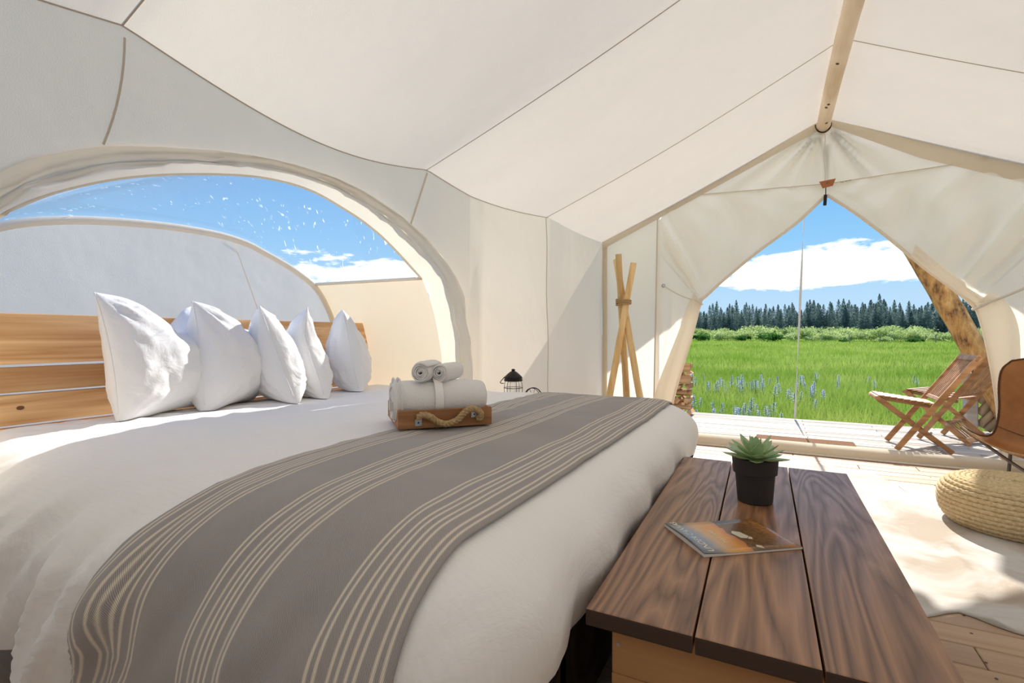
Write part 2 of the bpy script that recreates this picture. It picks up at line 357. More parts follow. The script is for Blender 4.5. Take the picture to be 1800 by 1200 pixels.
# ============================================================ THE TENT
RX, RZ, EZ = .4, 2.975, 2.04
YF = 5.3
def eave_x(y): return lin(y, [(-3, -1.85), (2.95, -1.85), (3.94, -1.69), (5.3, -1.63)])
def eave_sag(y):
    st = [-3.95, -2.34, -.74, .86, 2.455, 3.94, 5.3]; am = [.06, .08, .10, .11, .045, .02]
    for a, b, k in zip(st, st[1:], am):
        if a <= y <= b: return k*sin(pi*(y-a)/(b-a))
    return 0
YS = [-2.6+7.9*i/120 for i in range(121)]
def roofL(u, v):
    y = -2.6+7.9*v; ex = eave_x(y); sg = eave_sag(y)
    x = RX+(ex-RX)*u; z = RZ+(EZ-sg-RZ)*u - .035*sin(pi*u)
    # puckers where the guy ropes pull at the eave
    return (x+.0*sg, y, z)
def roofR(u, v):
    y = -2.6+7.9*v; x = RX+(2.43-RX)*u; return (x, y, RZ+(EZ-.05*abs(sin(pi*(y-.86)/1.55))*(y < 5.2)-RZ)*u-.03*sin(pi*u))
ceil = obj('ceiling', addm(grid(roofL, 40, 110), grid(roofR, 20, 80)), M_roof, kind='structure', smooth=True)
def strip(pts, wd, nrm, mt, name, parent, th=.003):
    """narrow stitched seam tape lying along pts"""
    V = []; F = []; n = len(pts)
    for i, p in enumerate(pts):
        p = Vector(p); t = (Vector(pts[min(i+1, n-1)])-Vector(pts[max(i-1, 0)])).normalized(); N = Vector(nrm).normalized(); s = t.cross(N).normalized()
        for a, b in ((-1, 0), (-1, 1), (1, 1), (1, 0)): V.append(p+s*wd/2*a+N*th*b)
    for i in range(n-1):
        for k in range(4): F.append((i*4+k, i*4+(k+1) % 4, (i+1)*4+(k+1) % 4, (i+1)*4+k))
    return obj(name, (V, F), mt, parent)
for y in (-.74, .86, 2.455, 3.9):
    v = (y+2.6)/7.9
    strip([Vector(roofL(u/20, v))+Vector((0, 0, -.002)) for u in range(21)], .0045, (.4, 0, -.9), M_seam, 'roof_seam', ceil)
    strip([Vector(roofR(u/20, v))+Vector((0, 0, -.002)) for u in range(21)], .0045, (-.4, 0, -.9), M_seam, 'roof_seam', ceil)
# eave seam where roof meets wall
strip([Vector(roofL(1, v/160))+Vector((.004, 0, -.003)) for v in range(133)], .005, (.7, 0, -.7), M_seam, 'eave_seam', ceil, .002)

# arch opening of the bed alcove in the left wall (Y, Z)
OUT = [(.33, 0), (.33, .8), (.38, 1.2), (.47, 1.37), (.576, 1.486), (.647, 1.546), (.811, 1.632), (1.012, 1.694), (1.288, 1.755), (1.53, 1.776), (1.792, 1.772), (2.028, 1.735), (2.308, 1.655), (2.527, 1.56), (2.71, 1.43), (2.80, 1.28), (2.86, 1.06), (2.9, .81), (2.93, .3), (2.94, 0)]
INN = [(.42, 0), (.42, .7), (.45, 1.1), (.52, 1.28), (.62, 1.405), (.75, 1.50), (.94, 1.595), (1.19, 1.677), (1.45, 1.735), (1.7, 1.745), (1.93, 1.70), (2.1, 1.65), (2.275, 1.573), (2.567, 1.405), (2.66, 1.26), (2.74, 1.05), (2.80, .75), (2.86, 0)]
HED = [(.45, 0), (.46, .7), (.5, 1.0), (.58, 1.22), (.72, 1.40), (.9, 1.525), (1.152, 1.6), (1.493, 1.643), (1.8, 1.652), (2.0, 1.63), (2.126, 1.59), (2.339, 1.51), (2.53, 1.405), (2.62, 1.30), (2.70, 1.15), (2.78, .9), (2.82, .6), (2.86, 0)]
WX = -1.85
def c3(P, n): return catm([(0, y, z) for y, z in P], n)
O = c3(OUT, 120)
# near and far parts of the wall run floor to eave; over the arch the wall starts at the arch's edge
def wallface(y, zb, zt, n=14):
    ex = eave_x(y); return [(ex-.02*sin(pi*(z/EZ))*(1 if y > 3 else 0), y, z) for z in [zb+(zt-zb)*k/n for k in range(n+1)]]
cols = [wallface(-2.6+2.93*i/30, 0, EZ-eave_sag(-2.6+2.93*i/30)) for i in range(30)]
cols += [wallface(p.y, max(0, p.z), EZ-eave_sag(p.y)) for p in O]
cols += [wallface(2.94+2.36*i/40, 0, EZ-eave_sag(2.94+2.36*i/40)) for i in range(1, 41)]
V = [p for c in cols for p in c]; n = 15
F = [(i*n+k, (i+1)*n+k, (i+1)*n+k+1, i*n+k+1) for i in range(len(cols)-1) for k in range(n-1)]
# bulge the wall softly
V = [(x+.018*NZ(y*1.1, z*1.3, 3), y, z) if 0 < z < 2 and not .2 < y < 3.05 else (x, y, z) for x, y, z in V]
wl = obj('wall_left', (V, F), M_wall, kind='structure', smooth=True)
strip([(eave_x(3.92)+.012+.005*sin(k), 3.92-.004*k, .02+2*k/16) for k in range(17)], .012, (1, 0, 0), M_seaml, 'wall_seam', wl)
strip([(WX+.004, 2.455-.022*k, 2.02-.048*k) for k in range(8)], .012, (1, 0, 0), M_seaml, 'wall_seam', wl)
strip([(WX+.004, .865-.0009*k*k, 2.0-.045*k) for k in range(9)], .006, (1, 0, 0), M_seam, 'wall_seam', wl)
# padded trim round the arch, from OUT (wall) to INN (alcove)
I0 = c3(INN, 120)
prof = [(-.10, -1.862), (0, -1.845), (.04, -1.815), (.15, -1.795), (.32, -1.792), (.44, -1.81), (.5, -1.845), (.54, -1.862), (.6, -1.845), (.7, -1.84), (.82, -1.86), (.88, -1.89), (1, -1.97)]
V = []
for i in range(121):
    for w_, x in prof:
        p = O[i].lerp(I0[i], w_); wr = .008*NZ(i*.35, w_*3, 1)+.006*NZ(i*.9, w_*5, 7)
        V.append((x+wr*2*(0 < w_ < 1), p.y, p.z-wr*(0 < w_ < 1)))
tr = obj('trim_1', (V, gridc(len(prof)-1, 120)), M_trim, kind='structure', smooth=True)
# alcove shell: lofts from INN at X=-1.97 to HED at X=-2.9, split at the clear window's ends
def seg(P, a, b, n): return c3(P[a:b+1], n)
def loft(A, B, xa, xb, nv, bul=.0):
    return [(xa+(xb-xa)*v/nv, A[i].y+(B[i].y-A[i].y)*v/nv, A[i].z+(B[i].z-A[i].z)*v/nv+bul*sin(pi*v/nv)) for v in range(nv+1) for i in range(len(A))]
hw0, hw1, iw0, iw1 = 4, 12, 4, 13
side1 = (loft(seg(INN, 0, iw0, 20), seg(HED, 0, hw0, 20), -1.97, -2.9, 10), gridc(20, 10))
side2 = (loft(seg(INN, iw1, 17, 20), seg(HED, hw1, 17, 20), -1.97, -2.9, 10), gridc(20, 10))
al = obj('wall_alcove', addm(side1, side2), M_cheek, kind='structure', smooth=True)
wi = obj('window_1', (loft(seg(INN, iw0, iw1, 60), seg(HED, hw0, hw1, 60), -1.97, -2.9, 10, .01), gridc(60, 10)), M_vinyl, kind='structure', smooth=True)
# framing tape round the clear window
A = seg(INN, iw0, iw1, 60); B = seg(HED, hw0, hw1, 60)
obj('window_border', addm(tube([(-1.975, p.y, p.z) for p in A], .008, 6), tube([(-1.97+(-2.9+1.97)*k/10, A[60].y+(B[60].y-A[60].y)*k/10, A[60].z+(B[60].z-A[60].z)*k/10) for k in range(11)], .011, 6),
    tube([(-1.97+(-2.9+1.97)*k/10, A[0].y+(B[0].y-A[0].y)*k/10, A[0].z+(B[0].z-A[0].z)*k/10) for k in range(11)], .011, 6)), M_trim, wi, smooth=True)
# headwall
Hh = c3(HED, 90); ctr = Vector((0, 1.65, .6)); V = []
for k in range(9):
    f = k/8
    for p in Hh:
        q = ctr.lerp(p, f); V.append((-2.9-.03*(1-f*f), q.y, max(0, q.z)))
hd = obj('wall_head', (V, gridc(90, 8)), M_head, kind='structure', smooth=True)
obj('wall_piping', tube([(-2.88, p.y, p.z-.018) for p in Hh], .020, 8), M_trim, hd, smooth=True)
strip([(-2.905, 1.93+.03*k, 1.64-.075*k) for k in range(9)], .006, (1, 0, 0), M_head, 'wall_seam', hd, .001)

obj('wall_right', grid(lambda u, v: (2.43+.015*NZ(v*9, u*3), -2.6+7.9*v, EZ*u-.05*abs(sin(pi*(-2.6+7.9*v-.86)/1.55))*u), 12, 80), M_wall, kind='structure', smooth=True)
def back(u, v):
    x = -1.85+4.28*u; return (x, -2.6, (RZ+(EZ-RZ)*abs(x-RX)/(2.25 if x < RX else 2.03))*v)
obj('wall_back', grid(back, 24, 16), M_wall, kind='structure')

# front gable
def gz(x): return RZ-.012-(.4555*(RX-x) if x < RX else .4555*(x-RX))
V = []; F = []
def gable_fold(x, z):
    dx, dz = x-RX, 2.93-z; r = sqrt(dx*dx+dz*dz); a = math.atan2(dx, dz)
    return 0.055*sin(a*19+3*NZ(a*3, r))*exp(-r*1.3)*min(1, r*6)+.012*NZ(x*3, z*3, 5)
GX = [-.85+(1.75+.85)*i/90 for i in range(91)]
def seamz(x): return lin(x, [(-.85, 2.41), (-.65, 2.425), (.414, 2.385), (1.0, 2.41), (1.47, 2.43), (1.75, 2.40)])
for x in GX:
    t, b_ = gz(x), min(seamz(x), gz(x)-.01)
    for k in range(25):
        z = b_+(t-b_)*k/24; V.append((x, YF-.01-gable_fold(x, z)*min(1, (t-z)*8+.1), z))
wf = obj('wall_front', (V, gridc(24, 90)), M_flap, kind='structure', smooth=True)
def fstrip(x0, x1, n=16):
    V = []
    for i in range(n+1):
        x = x0+(x1-x0)*i/n
        for k in range(25):
            z = gz(x)*k/24; V.append((x, YF-.012*NZ(x*3, z*2, 2), z))
    return V, gridc(24, n)
obj('wall_front', fstrip(-1.63, -1.04), M_flap, kind='structure', smooth=True)
obj('wall_front', fstrip(1.9, 2.43), M_flap, kind='structure', smooth=True)
strip([(x, YF-.045, seamz(x)) for x in [-.66+2.14*i/40 for i in range(41)]], .007, (0, -1, 0), M_seaml, 'gable_seam', wf)
strip([(RX+.004*sin(k), YF-.05, 2.38+.5*k/10) for k in range(11)], .005, (0, -1, 0), M_seaml, 'gable_seam', wf)
# canvas bands inside the gable and corner
def band(pts, wds, y0, name, mt):
    V = []; n = len(pts)
    for (x, z), wd in zip(pts, wds):
        for k in range(5): V.append((x, y0-.012*sin(pi*k/4)-.015*(4-k)/4, z-wd*k/4))
    return obj(name, (V, gridc(4, n-1)), mt, kind='structure', smooth=True)
LX = [RX-2.03*i/30 for i in range(31)]; RXs = [RX+2.03*i/30 for i in range(31)]
band([(x, gz(x)) for x in LX], [.075]*31, YF-.045, 'trim_2', M_band)
band([(x, gz(x)) for x in RXs], [.05+.10*min(1, i/10) for i in range(31)], YF-.045, 'trim_3', M_band)
obj('trim_4', tube([(-1.615, YF-.02, 2.02*k/16) for k in range(17)], .028, 8), M_band, kind='structure', smooth=True)

# door flaps, tied back
def flap(name, label, O_, I_, tie_t, sgn, n=150, m=56):
    """O_, I_: matching outer / inner outlines (x, z); tie_t: row fraction of the tie point"""
    o3 = []; i3 = []
    for a, b in zip(range(len(O_)-1), range(1, len(O_))):
        for k in range(n//(len(O_)-1)):
            f = k/(n//(len(O_)-1)); o3.append(Vector((O_[a][0], 0, O_[a][1])).lerp(Vector((O_[b][0], 0, O_[b][1])), f)); i3.append(Vector((I_[a][0], 0, I_[a][1])).lerp(Vector((I_[b][0], 0, I_[b][1])), f))
    o3.append(Vector((O_[-1][0], 0, O_[-1][1]))); i3.append(Vector((I_[-1][0], 0, I_[-1][1])))
    def sm(L, it=6):
        for _ in range(it): L = [L[0]]+[(L[i-1]+L[i]*2+L[i+1])/4 for i in range(1, len(L)-1)]+[L[-1]]
        return L
    o3, i3 = sm(o3, 4), sm(i3, 10); N = len(o3); V = []
    for r in range(N):
        t = r/(N-1)
        for k in range(m+1):
            s = k/m; p = o3[r].lerp(i3[r], s)
            up = max(0, 1-abs(t-tie_t*.62)/(tie_t*.62))**.6 if t < tie_t else 0
            # folds that fan out from the tie above it
            g = up*sin(pi*min(1, s*1.05))**.7*(.085*sin(t/tie_t*2*pi*3.3+1.2+1.8*NZ(s*2, t*4, sgn))+.045*sin(t/tie_t*2*pi*6.1+s*2+2*NZ(s*3, t*6, 1)))
            lo = max(0, (t-tie_t)/(1-tie_t)) if t > tie_t else 0
            g += min(1, lo*3)*(.020*sin(s*2*pi*2.6+1+lo*2)*(s > .15)*min(1, (s-.15)*4)+.010*NZ(s*5, lo*3, 4))
            g += .01*NZ(p.x*2.2, p.z*2.2, 8)
            V.append((p.x, YF-.028-g, p.z))
    e = thing(name, label, 'door flap', (0, 0, 0))
    obj('canvas_panel', (V, gridc(m, N-1)), M_flap, e, smooth=True)
    # rolled hem along the opening, thick at the gather
    E_ = [(p.x-sgn*.004, YF-.045, p.z) for p in i3[::3]]
    rr = [.014+.022*exp(-((i*3/(N-1)-tie_t)/.10)**2)*(-1 if 0 else 1)*.4 for i in range(len(E_))]
    obj('hem', tube(E_, rr, 8), M_trim, e, smooth=True)
    return e, o3, i3
OL = [(.414, 2.39), (.1, 2.405), (-.3, 2.42), (-.65, 2.425), (-.95, 2.34), (-1.05, 2.2), (-1.06, 1.9), (-1.08, 1.55), (-1.08, 1.3), (-1.085, 1.0), (-1.09, .7), (-1.095, .4), (-1.1, .01)]
IL = [(.414, 2.286), (.183, 2.054), (-.145, 1.818), (-.443, 1.564), (-.58, 1.43), (-.630, 1.395), (-.641, 1.377), (-.65, 1.33), (-.665, 1.25), (-.70, 1.1), (-.77, .85), (-.87, .52), (-.98, .02)]
fl, lo3, li3 = flap('door_flap', 'left canvas door flap tied back beside the tripod of poles', OL, IL, .5, 1)
OR = [(.414, 2.39), (.7, 2.40), (1.1, 2.42), (1.47, 2.43), (1.75, 2.33), (1.92, 2.2), (1.94, 1.9), (1.94, 1.6), (1.94, 1.3), (1.94, 1.0), (1.94, .7), (1.94, .4), (1.94, .01)]
IR = [(.414, 2.286), (.617, 2.111), (.86, 1.865), (1.11, 1.584), (1.27, 1.43), (1.347, 1.354), (1.41, 1.29), (1.435, 1.24), (1.46, 1.12), (1.49, .96), (1.525, .72), (1.55, .5), (1.575, .02)]
fr_, ro3, ri3 = flap('door_flap', 'right canvas door flap tied back behind the leather chair', OR, IR, .5, -1)
# turned-back fold of cloth along each opening edge (second layer)
def turnback(par, I_, inw, sgn, a, b):
    L = I_[a:b]; V = []; n = len(L)
    for i, p in enumerate(L):
        f = i/(n-1); wd = inw(f)
        for k in range(9):
            s = k/8; V.append((p.x-sgn*wd*s, YF-.06-.045*sin(pi*s)**.8-.012*sin(s*9+f*4), p.z+.10*s*(1-f)*(1 if f < .5 else .4)))
    obj('turned_back_fold', (V, gridc(8, n-1)), M_trim, par, smooth=True)
nI = len(li3)
turnback(fl, li3, lambda f: .05+.16*f, 1, int(nI*.50), nI-2)
turnback(fr_, ri3, lambda f: .03+.09*f, -1, int(nI*.22), int(nI*.49))
turnback(fr_, ri3, lambda f: .10+.10*sin(pi*min(1, f*1.2)), -1, int(nI*.50), nI-2)
# tie cords and grommets
def cord(par, a, b, sag=.02, r=.006):
    a, b = Vector(a), Vector(b); obj('tie_cord', tube([a.lerp(b, k/12)-Vector((0, 0, sag*sin(pi*k/12))) for k in range(13)], r, 6), M_cord, par, smooth=True)
cord(fl, (-.99, YF-.06, 1.545), (-.655, YF-.10, 1.375))
obj('grommet', lathe([(.008, 0), (.018, 0), (.02, .004), (.008, .006)], 16), M_steel, fl, loc=(-.992, YF-.055, 1.545), rot=(pi/2, 0, 0))
obj('tie_knot', tube([(-.655+.035*cos(a), YF-.06-.035*sin(a), 1.375-.03*cos(a)) for a in [k*2*pi/16 for k in range(16)]], .008, 6, closed=True), M_cord, fl, smooth=True)
cord(fr_, (1.425, YF-.12, 1.275), (1.92, YF-.08, 1.53), .01, .011)
obj('tie_knot', tube([(1.45+.05*cos(a), YF-.07-.05*sin(a), 1.28+.03*cos(a)) for a in [k*2*pi/16 for k in range(16)]], .011, 6, closed=True), M_cord, fr_, smooth=True)
obj('grommet', lathe([(.008, 0), (.018, 0), (.02, .004), (.008, .006)], 16), M_steel, wf, loc=(1.475, YF-.055, 2.43), rot=(pi/2, 0, 0))
# vertical seam left of the flap
strip([(-1.055-.045*k/20, YF-.03-.002*(k % 2), 2.22*(20-k)/20+.02) for k in range(21)], .012, (0, -1, 0), M_seaml, 'flap_seam', fl)

# ridge pole
rp = obj('ridge_pole', tube([(RX+.012*sin(y), y, 2.905+.006*sin(y*2)) for y in [-2.55+8.95*k/50 for k in range(51)]], [.053+.003*NZ(k*.4, 2) for k in range(51)], 18,
    rf=lambda i, a: 1+.03*NZ(i*.5, a*2)), M_ridge, smooth=True, label='pale peeled log ridge pole running under the tent roof to the gable', cat='pole')
M_knot = mat('dark_knot', (.12, .06, .03), .9)
for y, a in ((4.72, 250), (4.66, 262), (4.0, 255), (3.2, 230), (5.05, 280)):
    v = Vector((RX+.012*sin(y)+.0525*cos(radians(a)), y, 2.905+.006*sin(y*2)+.0525*sin(radians(a))))
    o = obj('knot', grid(lambda u, w_: (.011*w_*cos(2*pi*u), .018*w_*sin(2*pi*u), .003*(1-w_*w_)), 10, 3, True), M_knot, rp, loc=v, rot=(0, radians(a)+pi/2 if 0 else -(radians(a)-pi/2)*-1, 0))
    o.rotation_euler = (0, pi/2-radians(a), 0)
# wire collar at the end
obj('wire_collar', addm(tube([(RX+.062*cos(a)-.012, YF-.07+.01*sin(3*a), 2.905+.062*sin(a)) for a in [pi+k*pi/14-.2 for k in range(17)]], .0035, 6), tube([(RX+.06*cos(a)-.012, YF-.085, 2.895+.066*sin(a)) for a in [pi+k*pi/14-.2 for k in range(17)]], .003, 6)), M_black, rp, smooth=True)

# ------------------------------------------------------------ floor and deck
fl_ = obj('floor', box(-3.0, 2.5, -2.7, 5.36, -.06, -.028), M_under, kind='structure')
meshes = {}
def plankmesh(L, W, b=.004, mt=None, tag_='f'):
    k = (round(L, 2), W, tag_)
    if k not in meshes:
        m = bpy.data.meshes.new('plank'); bm = bbox(0, L, 0, W, -.024, 0, b, 1); bm.to_mesh(m); bm.free(); m.materials.append(mt); meshes[k] = m
    return meshes[k]
pitch = .1335; y = 5.30-pitch; r = 0
M_nail = mat('nail', (.10, .08, .07), .5, .5)
while y > -2.6:
    cuts = [-2.98] + {0: [-.9, 1.35], 1: [-1.9, .15, 1.9], 2: [-.3, 1.0], 3: [-1.4, .6]}[r % 4] + [2.47]
    for a, b in zip(cuts, cuts[1:]):
        obj('plank', plankmesh(b-a-.003, pitch-.004, .003, M_floor), None, fl_, loc=(a, y, random.uniform(-.0012, 0)))
    y -= pitch; r += 1
# nail heads near the bench
V = []
nb = []
for i in range(4, 26):
    yy = 5.30-pitch*(i+1)+.066
    for xx in (.62, 1.02, 1.42, 1.82): nb.append(lathe([(0, .0014), (.004, .0014), (.005, .0002)], 8, (xx+random.uniform(-.02, .02), yy+random.uniform(-.03, .03), 0)))
obj('nail_heads', addm(*nb), M_nail, fl_, kind='stuff')
dk = obj('deck', box(-3.2, 4.2, 5.37, 7.24, -.13, -.03), M_under, kind='structure')
y = 7.24-.093; r = 0
while y > 5.33:
    cuts = [-3.2] + {0: [-1.0, 1.6], 1: [.31, 2.6], 2: [-2.0, 1.0, 3.0]}[r % 3] + [4.2]
    for a, b in zip(cuts, cuts[1:]):
        obj('plank', plankmesh(b-a-.004, .089, .004, M_deck, 'd'), None, dk, loc=(a, y, random.uniform(-.003, 0)))
    y -= .093; r += 1
# threshold: canvas-wrapped sill across the doorway
def sill(u, v):
    x = -1.62+4.04*v; a = pi*u; rr = 1+.05*NZ(x*2, a, 2)
    return (x, 5.215-.10*cos(a)*rr*-1*-1, .085*sin(a)**.7*rr)
sl_ = thing('door_sill', 'low canvas-wrapped sill lying across the doorway behind the bench', 'sill')
obj('canvas_cover', grid(sill, 12, 90), M_band, sl_, smooth=True)
obj('foot_strip', bbox(-1.6, 2.4, 5.085, 5.115, .001, .014, .003, 1), M_seaml, sl_)

# ------------------------------------------------------------ bed
bed = thing('bed', 'large bed with white duvet pushed up to the plank headboard', 'bed', (-1.5, 1.7, 0))
def place(o, par):     # keep world placement under a thing that stands elsewhere
    o.matrix_parent_inverse = Matrix.Translation(-par.location) if par.rotation_euler.z == 0 else par.matrix_basis.inverted(); return o
def bp(*a, **k):
    o = obj(*a, **k); return o
BX0, BX1, BY0, BY1 = -2.56, -.44, .63, 2.80
PR = [(-.62, .724), (-.45, .722), (-.30, .718), (-.20, .712), (-.12, .702), (-.05, .683), (0, .655), (.04, .62), (.07, .575), (.088, .53), (.096, .48), (.098, .43), (.094, .37), (.088, .315), (.08, .265)]
def ringpt(s, o):
    """point and outward normal on a rounded rectangle grown by o; s in 0..1"""
    R = max(.02, .12+o) if o > -.1 else .02
    x0, x1, y0, y1 = BX0-o, BX1+o, BY0-o, BY1+o
    if x1-x0 < .1: x0 = x1 = (x0+x1)/2
    w_, h = (x1-x0-2*R), (y1-y0-2*R); q = pi/2
    # equal parameter shares on every ring
    sh = [.20, .05, .20, .05, .20, .05, .20, .05]; a = 0; i = 0
    while i < 7 and s > a+sh[i]: a += sh[i]; i += 1
    f = (s-a)/sh[i]
    cs = [(x1-R, y0+R), (x1-R, y1-R), (x0+R, y1-R), (x0+R, y0+R)]
    if i == 0: return Vector((x0+R+w_*f, y0)), Vector((0, -1))
    if i == 1: a_ = -q+q*f; return Vector((cs[0][0]+R*cos(a_), cs[0][1]+R*sin(a_))), Vector((cos(a_), sin(a_)))
    if i == 2: return Vector((x1, y0+R+h*f)), Vector((1, 0))
    if i == 3: a_ = q*f; return Vector((cs[1][0]+R*cos(a_), cs[1][1]+R*sin(a_))), Vector((cos(a_), sin(a_)))
    if i == 4: return Vector((x1-R-w_*f, y1)), Vector((0, 1))
    if i == 5: a_ = q+q*f; return Vector((cs[2][0]+R*cos(a_), cs[2][1]+R*sin(a_))), Vector((cos(a_), sin(a_)))
    if i == 6: return Vector((x0, y1-R-h*f)), Vector((-1, 0))
    a_ = pi+q*f; return Vector((cs[3][0]+R*cos(a_), cs[3][1]+R*sin(a_))), Vector((cos(a_), sin(a_)))
NS = 440
pr = catm([(a, 0, z) for a, z in PR], 70)
V = []
for j, p in enumerate(pr):
    o_, z_ = p.x, p.z
    for k in range(NS):
        s = k/NS; P2, N2 = ringpt(s, o_)
        dropf = max(0, (.70-z_)/.42)
        if N2.x > .3: z2 = z_ + dropf*.17*max(0, (N2.x-.3)/.7)     # the foot side hangs less far
        else: z2 = z_
        x_, y_ = P2.x, P2.y
        if N2.x < -.5: x_ = max(x_, BX0-.01)
        if N2.y > .5: y_ = min(y_, BY1+.045)
        # wrinkles
        top = 1-min(1, dropf*3)
        near = max(0, -N2.y); foot = max(0, N2.x)
        w1 = near*min(1, dropf*2.5+.12)*(.034*ridge((x_*3.6-z_*2.6), z_*1.2, 1)+.030*ridge(x_*8-z_*5.5, z_*2, 6)+.014*ridge(x_*17-z_*9, z_*4, 9))*(1 if x_ < -1.1 else .4)
        w2 = foot*dropf*(.012*sin(y_*16+z_*5+2*NZ(y_*2, 3))+.006*NZ(y_*20, z_*3))
        w3 = top*(.007*NZ(x_*3, y_*2.4, 2)+.0065*ridge(x_*3+y_*1.5, y_*7-x_*3, 4)*(1 if x_ < -1.0 else .4)+(.006*ridge(x_*9+y_*3, y_*11-x_*4, 2) if x_ < -1.2 else 0)*max(0,1-abs(y_-.95)/.6))
        V.append((x_+N2.x*(w2), y_+N2.y*w1-.0, z2+w3+(-.018*exp(-((x_+1.05)**2+(y_-1.5)**2)/.05)*0)))
F = [(j*NS+k, j*NS+(k+1) % NS, (j+1)*NS+(k+1) % NS, (j+1)*NS+k) for j in range(len(pr)-1) for k in range(NS)]
V.append((-1.5, 1.715, .726)); c_ = len(V)-1
F += [(c_, (k+1) % NS, k) for k in range(NS)]
F = [tuple(reversed(f)) for f in F]
duv = place(obj('duvet', (V, F), M_duvet, bed, smooth=True, label='white sateen duvet'), bed)
tree = BVHTree.FromPolygons([Vector(v) for v in V], F)
def topz(x, y):
    h = tree.ray_cast(Vector((x, y, 1.5)), Vector((0, 0, -1))); return h[0].z if h[0] else .7
place(obj('mattress', bbox(-2.55, -.50, .74, 2.74, .32, .64, .05, 3), M_pillow, bed), bed)
place(obj('bed_frame', join(bbox(-2.55, -.42, 1.04, 1.08, .12, .33, .004, 1), bbox(-2.55, -.42, 2.70, 2.74, .12, .33, .004, 1), bbox(-.47, -.42, .90, 2.74, .12, .47, .004, 1), bbox(-2.55, -.46, .80, 2.72, .29, .33, .004, 1)), M_frame, bed), bed)
for x in (-2.5, -.5):
    for yv in (1.1, 1.8, 2.66): place(obj('leg', bbox(x-.04, x+.04, yv-.04, yv+.04, 0, .30, .004, 1), M_frame, bed), bed)
# headboard
hb = thing('headboard', 'golden pine plank headboard at the back of the alcove', 'headboard', (-2.62, 1.6, 0))
for z0, z1 in ((.935, 1.133), (.826, .924), (.70, .817), (.585, .69)):
    place(obj('plank', bbox(-2.64, -2.605, .50, 2.765, z0, z1, .004, 2), M_head_w, hb), hb)
for yv in (.62, 1.68, 2.66): place(obj('post', bbox(-2.69, -2.64, yv, yv+.07, 0, 1.10, .004, 1), M_head_w, hb), hb)
M_kn = mat('pine_knot', (.16, .07, .03), .7)
for yv, zv in ((.865, .765),): place(obj('knot', grid(lambda u, w_: (.0015, .012*w_*cos(2*pi*u), .008*w_*sin(2*pi*u)), 12, 2, True), M_kn, hb, loc=(-2.6045, yv, zv)), hb)

# throw
def ru(x): return x
nu, nv = 96, 260; V = []; UV = []
path = []    # (origin y, origin z, dir y, dir z, s)
def ppath(q):
    # arc-length q in metres from near hem up, over, and down the far side
    a = .34; R = .24; yc, zc = .62+R-.02, .66-R+.02
    if q < a: return (yc-R-.3, .30+q*(zc-.30)/a), (1, 0)
    q -= a; arc = R*pi/2
    if q < arc:
        t = q/R; return (yc-(R+.3)*cos(t), zc+(R+.3)*sin(t)), (cos(t), -sin(t))
    q -= arc; L = (BY1-.16)-yc
    if q < L: return (yc+q, zc+R+.3), (0, -1)
    q -= L; R2 = .2; arc = R2*pi/2
    if q < arc:
        t = q/R2; return (BY1-.16+(R2+.3)*sin(t), (zc+R-R2)+(R2+.3)*cos(t)), (-sin(t), -cos(t))
    q -= arc; return (BY1-.16+R2+.3, zc+R-R2-q), (-1, 0)
QT = .34+.24*pi/2+(BY1-.16-.84)+.2*pi/2+.12
for j in range(nv+1):
    q = QT*j/nv; (oy, oz), (dy, dz) = ppath(q)
    side = max(0, 1-q/.6)
    for i in range(nu+1):
        u = i/nu; x = -1.13+(.665)*u - .19*side*(1-u)**1.3 - .01*side
        if x > -.475: x = -.475
        fold = side*(.012*exp(-((u-.62+.05*sin(q*4))/.02)**2)+.010*exp(-((u-.70+.08*q)/.025)**2))+.004*NZ(x*5, q*3, 3)
        h = tree.ray_cast(Vector((x, oy, oz)), Vector((0, dy, dz)).normalized())
        if h[0] is None: p = Vector((x, oy+dy*.35, oz+dz*.35))
        else: p = h[0]
        n_ = Vector((0, -dy, -dz)).normalized(); p = p+n_*(.009+fold+(.004 if i in (0, nu) else 0)*-1)
        V.append(p); UV.append((u, q))
# smooth the ray-cast cloth so it bridges the duvet's fine wrinkles
A_ = np.array([tuple(p) for p in V]).reshape(nv+1, nu+1, 3)
for _ in range(5):
    B_ = A_.copy(); B_[1:-1, 1:-1] = (A_[1:-1, 1:-1]*2+A_[:-2, 1:-1]+A_[2:, 1:-1]+A_[1:-1, :-2]+A_[1:-1, 2:])/6; A_ = B_
V = [tuple(p) for p in A_.reshape(-1, 3)]
# keep it above the duvet
fixed = []
for j in range(nv+1):
    (oy, oz), (dy, dz) = ppath(QT*j/nv); n_ = Vector((0, -dy, -dz)).normalized()
    for i in range(nu+1):
        p = Vector(V[j*(nu+1)+i]); h = tree.ray_cast(p+n_*.25, -n_)
        if h[0] is not None:
            dd = (p-h[0]).dot(n_)
            if dd < .004: p = h[0]+n_*.004
        fixed.append(tuple(p))
V = fixed
o = obj('throw_blanket', (V, gridc(nu, nv)), M_run, smooth=True, label='grey woven throw with cream stripes laid across the foot of the bed', cat='blanket')
me = o.data; ul = me.uv_layers.new(name='UVMap')
for lp in me.loops: ul.data[lp.index].uv = UV[lp.vertex_index]
sm_ = o.modifiers.new('thickness', 'SOLIDIFY'); sm_.thickness = .005; sm_.offset = 1
rtree = BVHTree.FromPolygons([Vector(v) for v in V], gridc(nu, nv))
def bedz(x, y):
    h = rtree.ray_cast(Vector((x, y, 1.5)), Vector((0, 0, -1))); t = topz(x, y)
    return max(t, h[0].z+.005) if h[0] else t

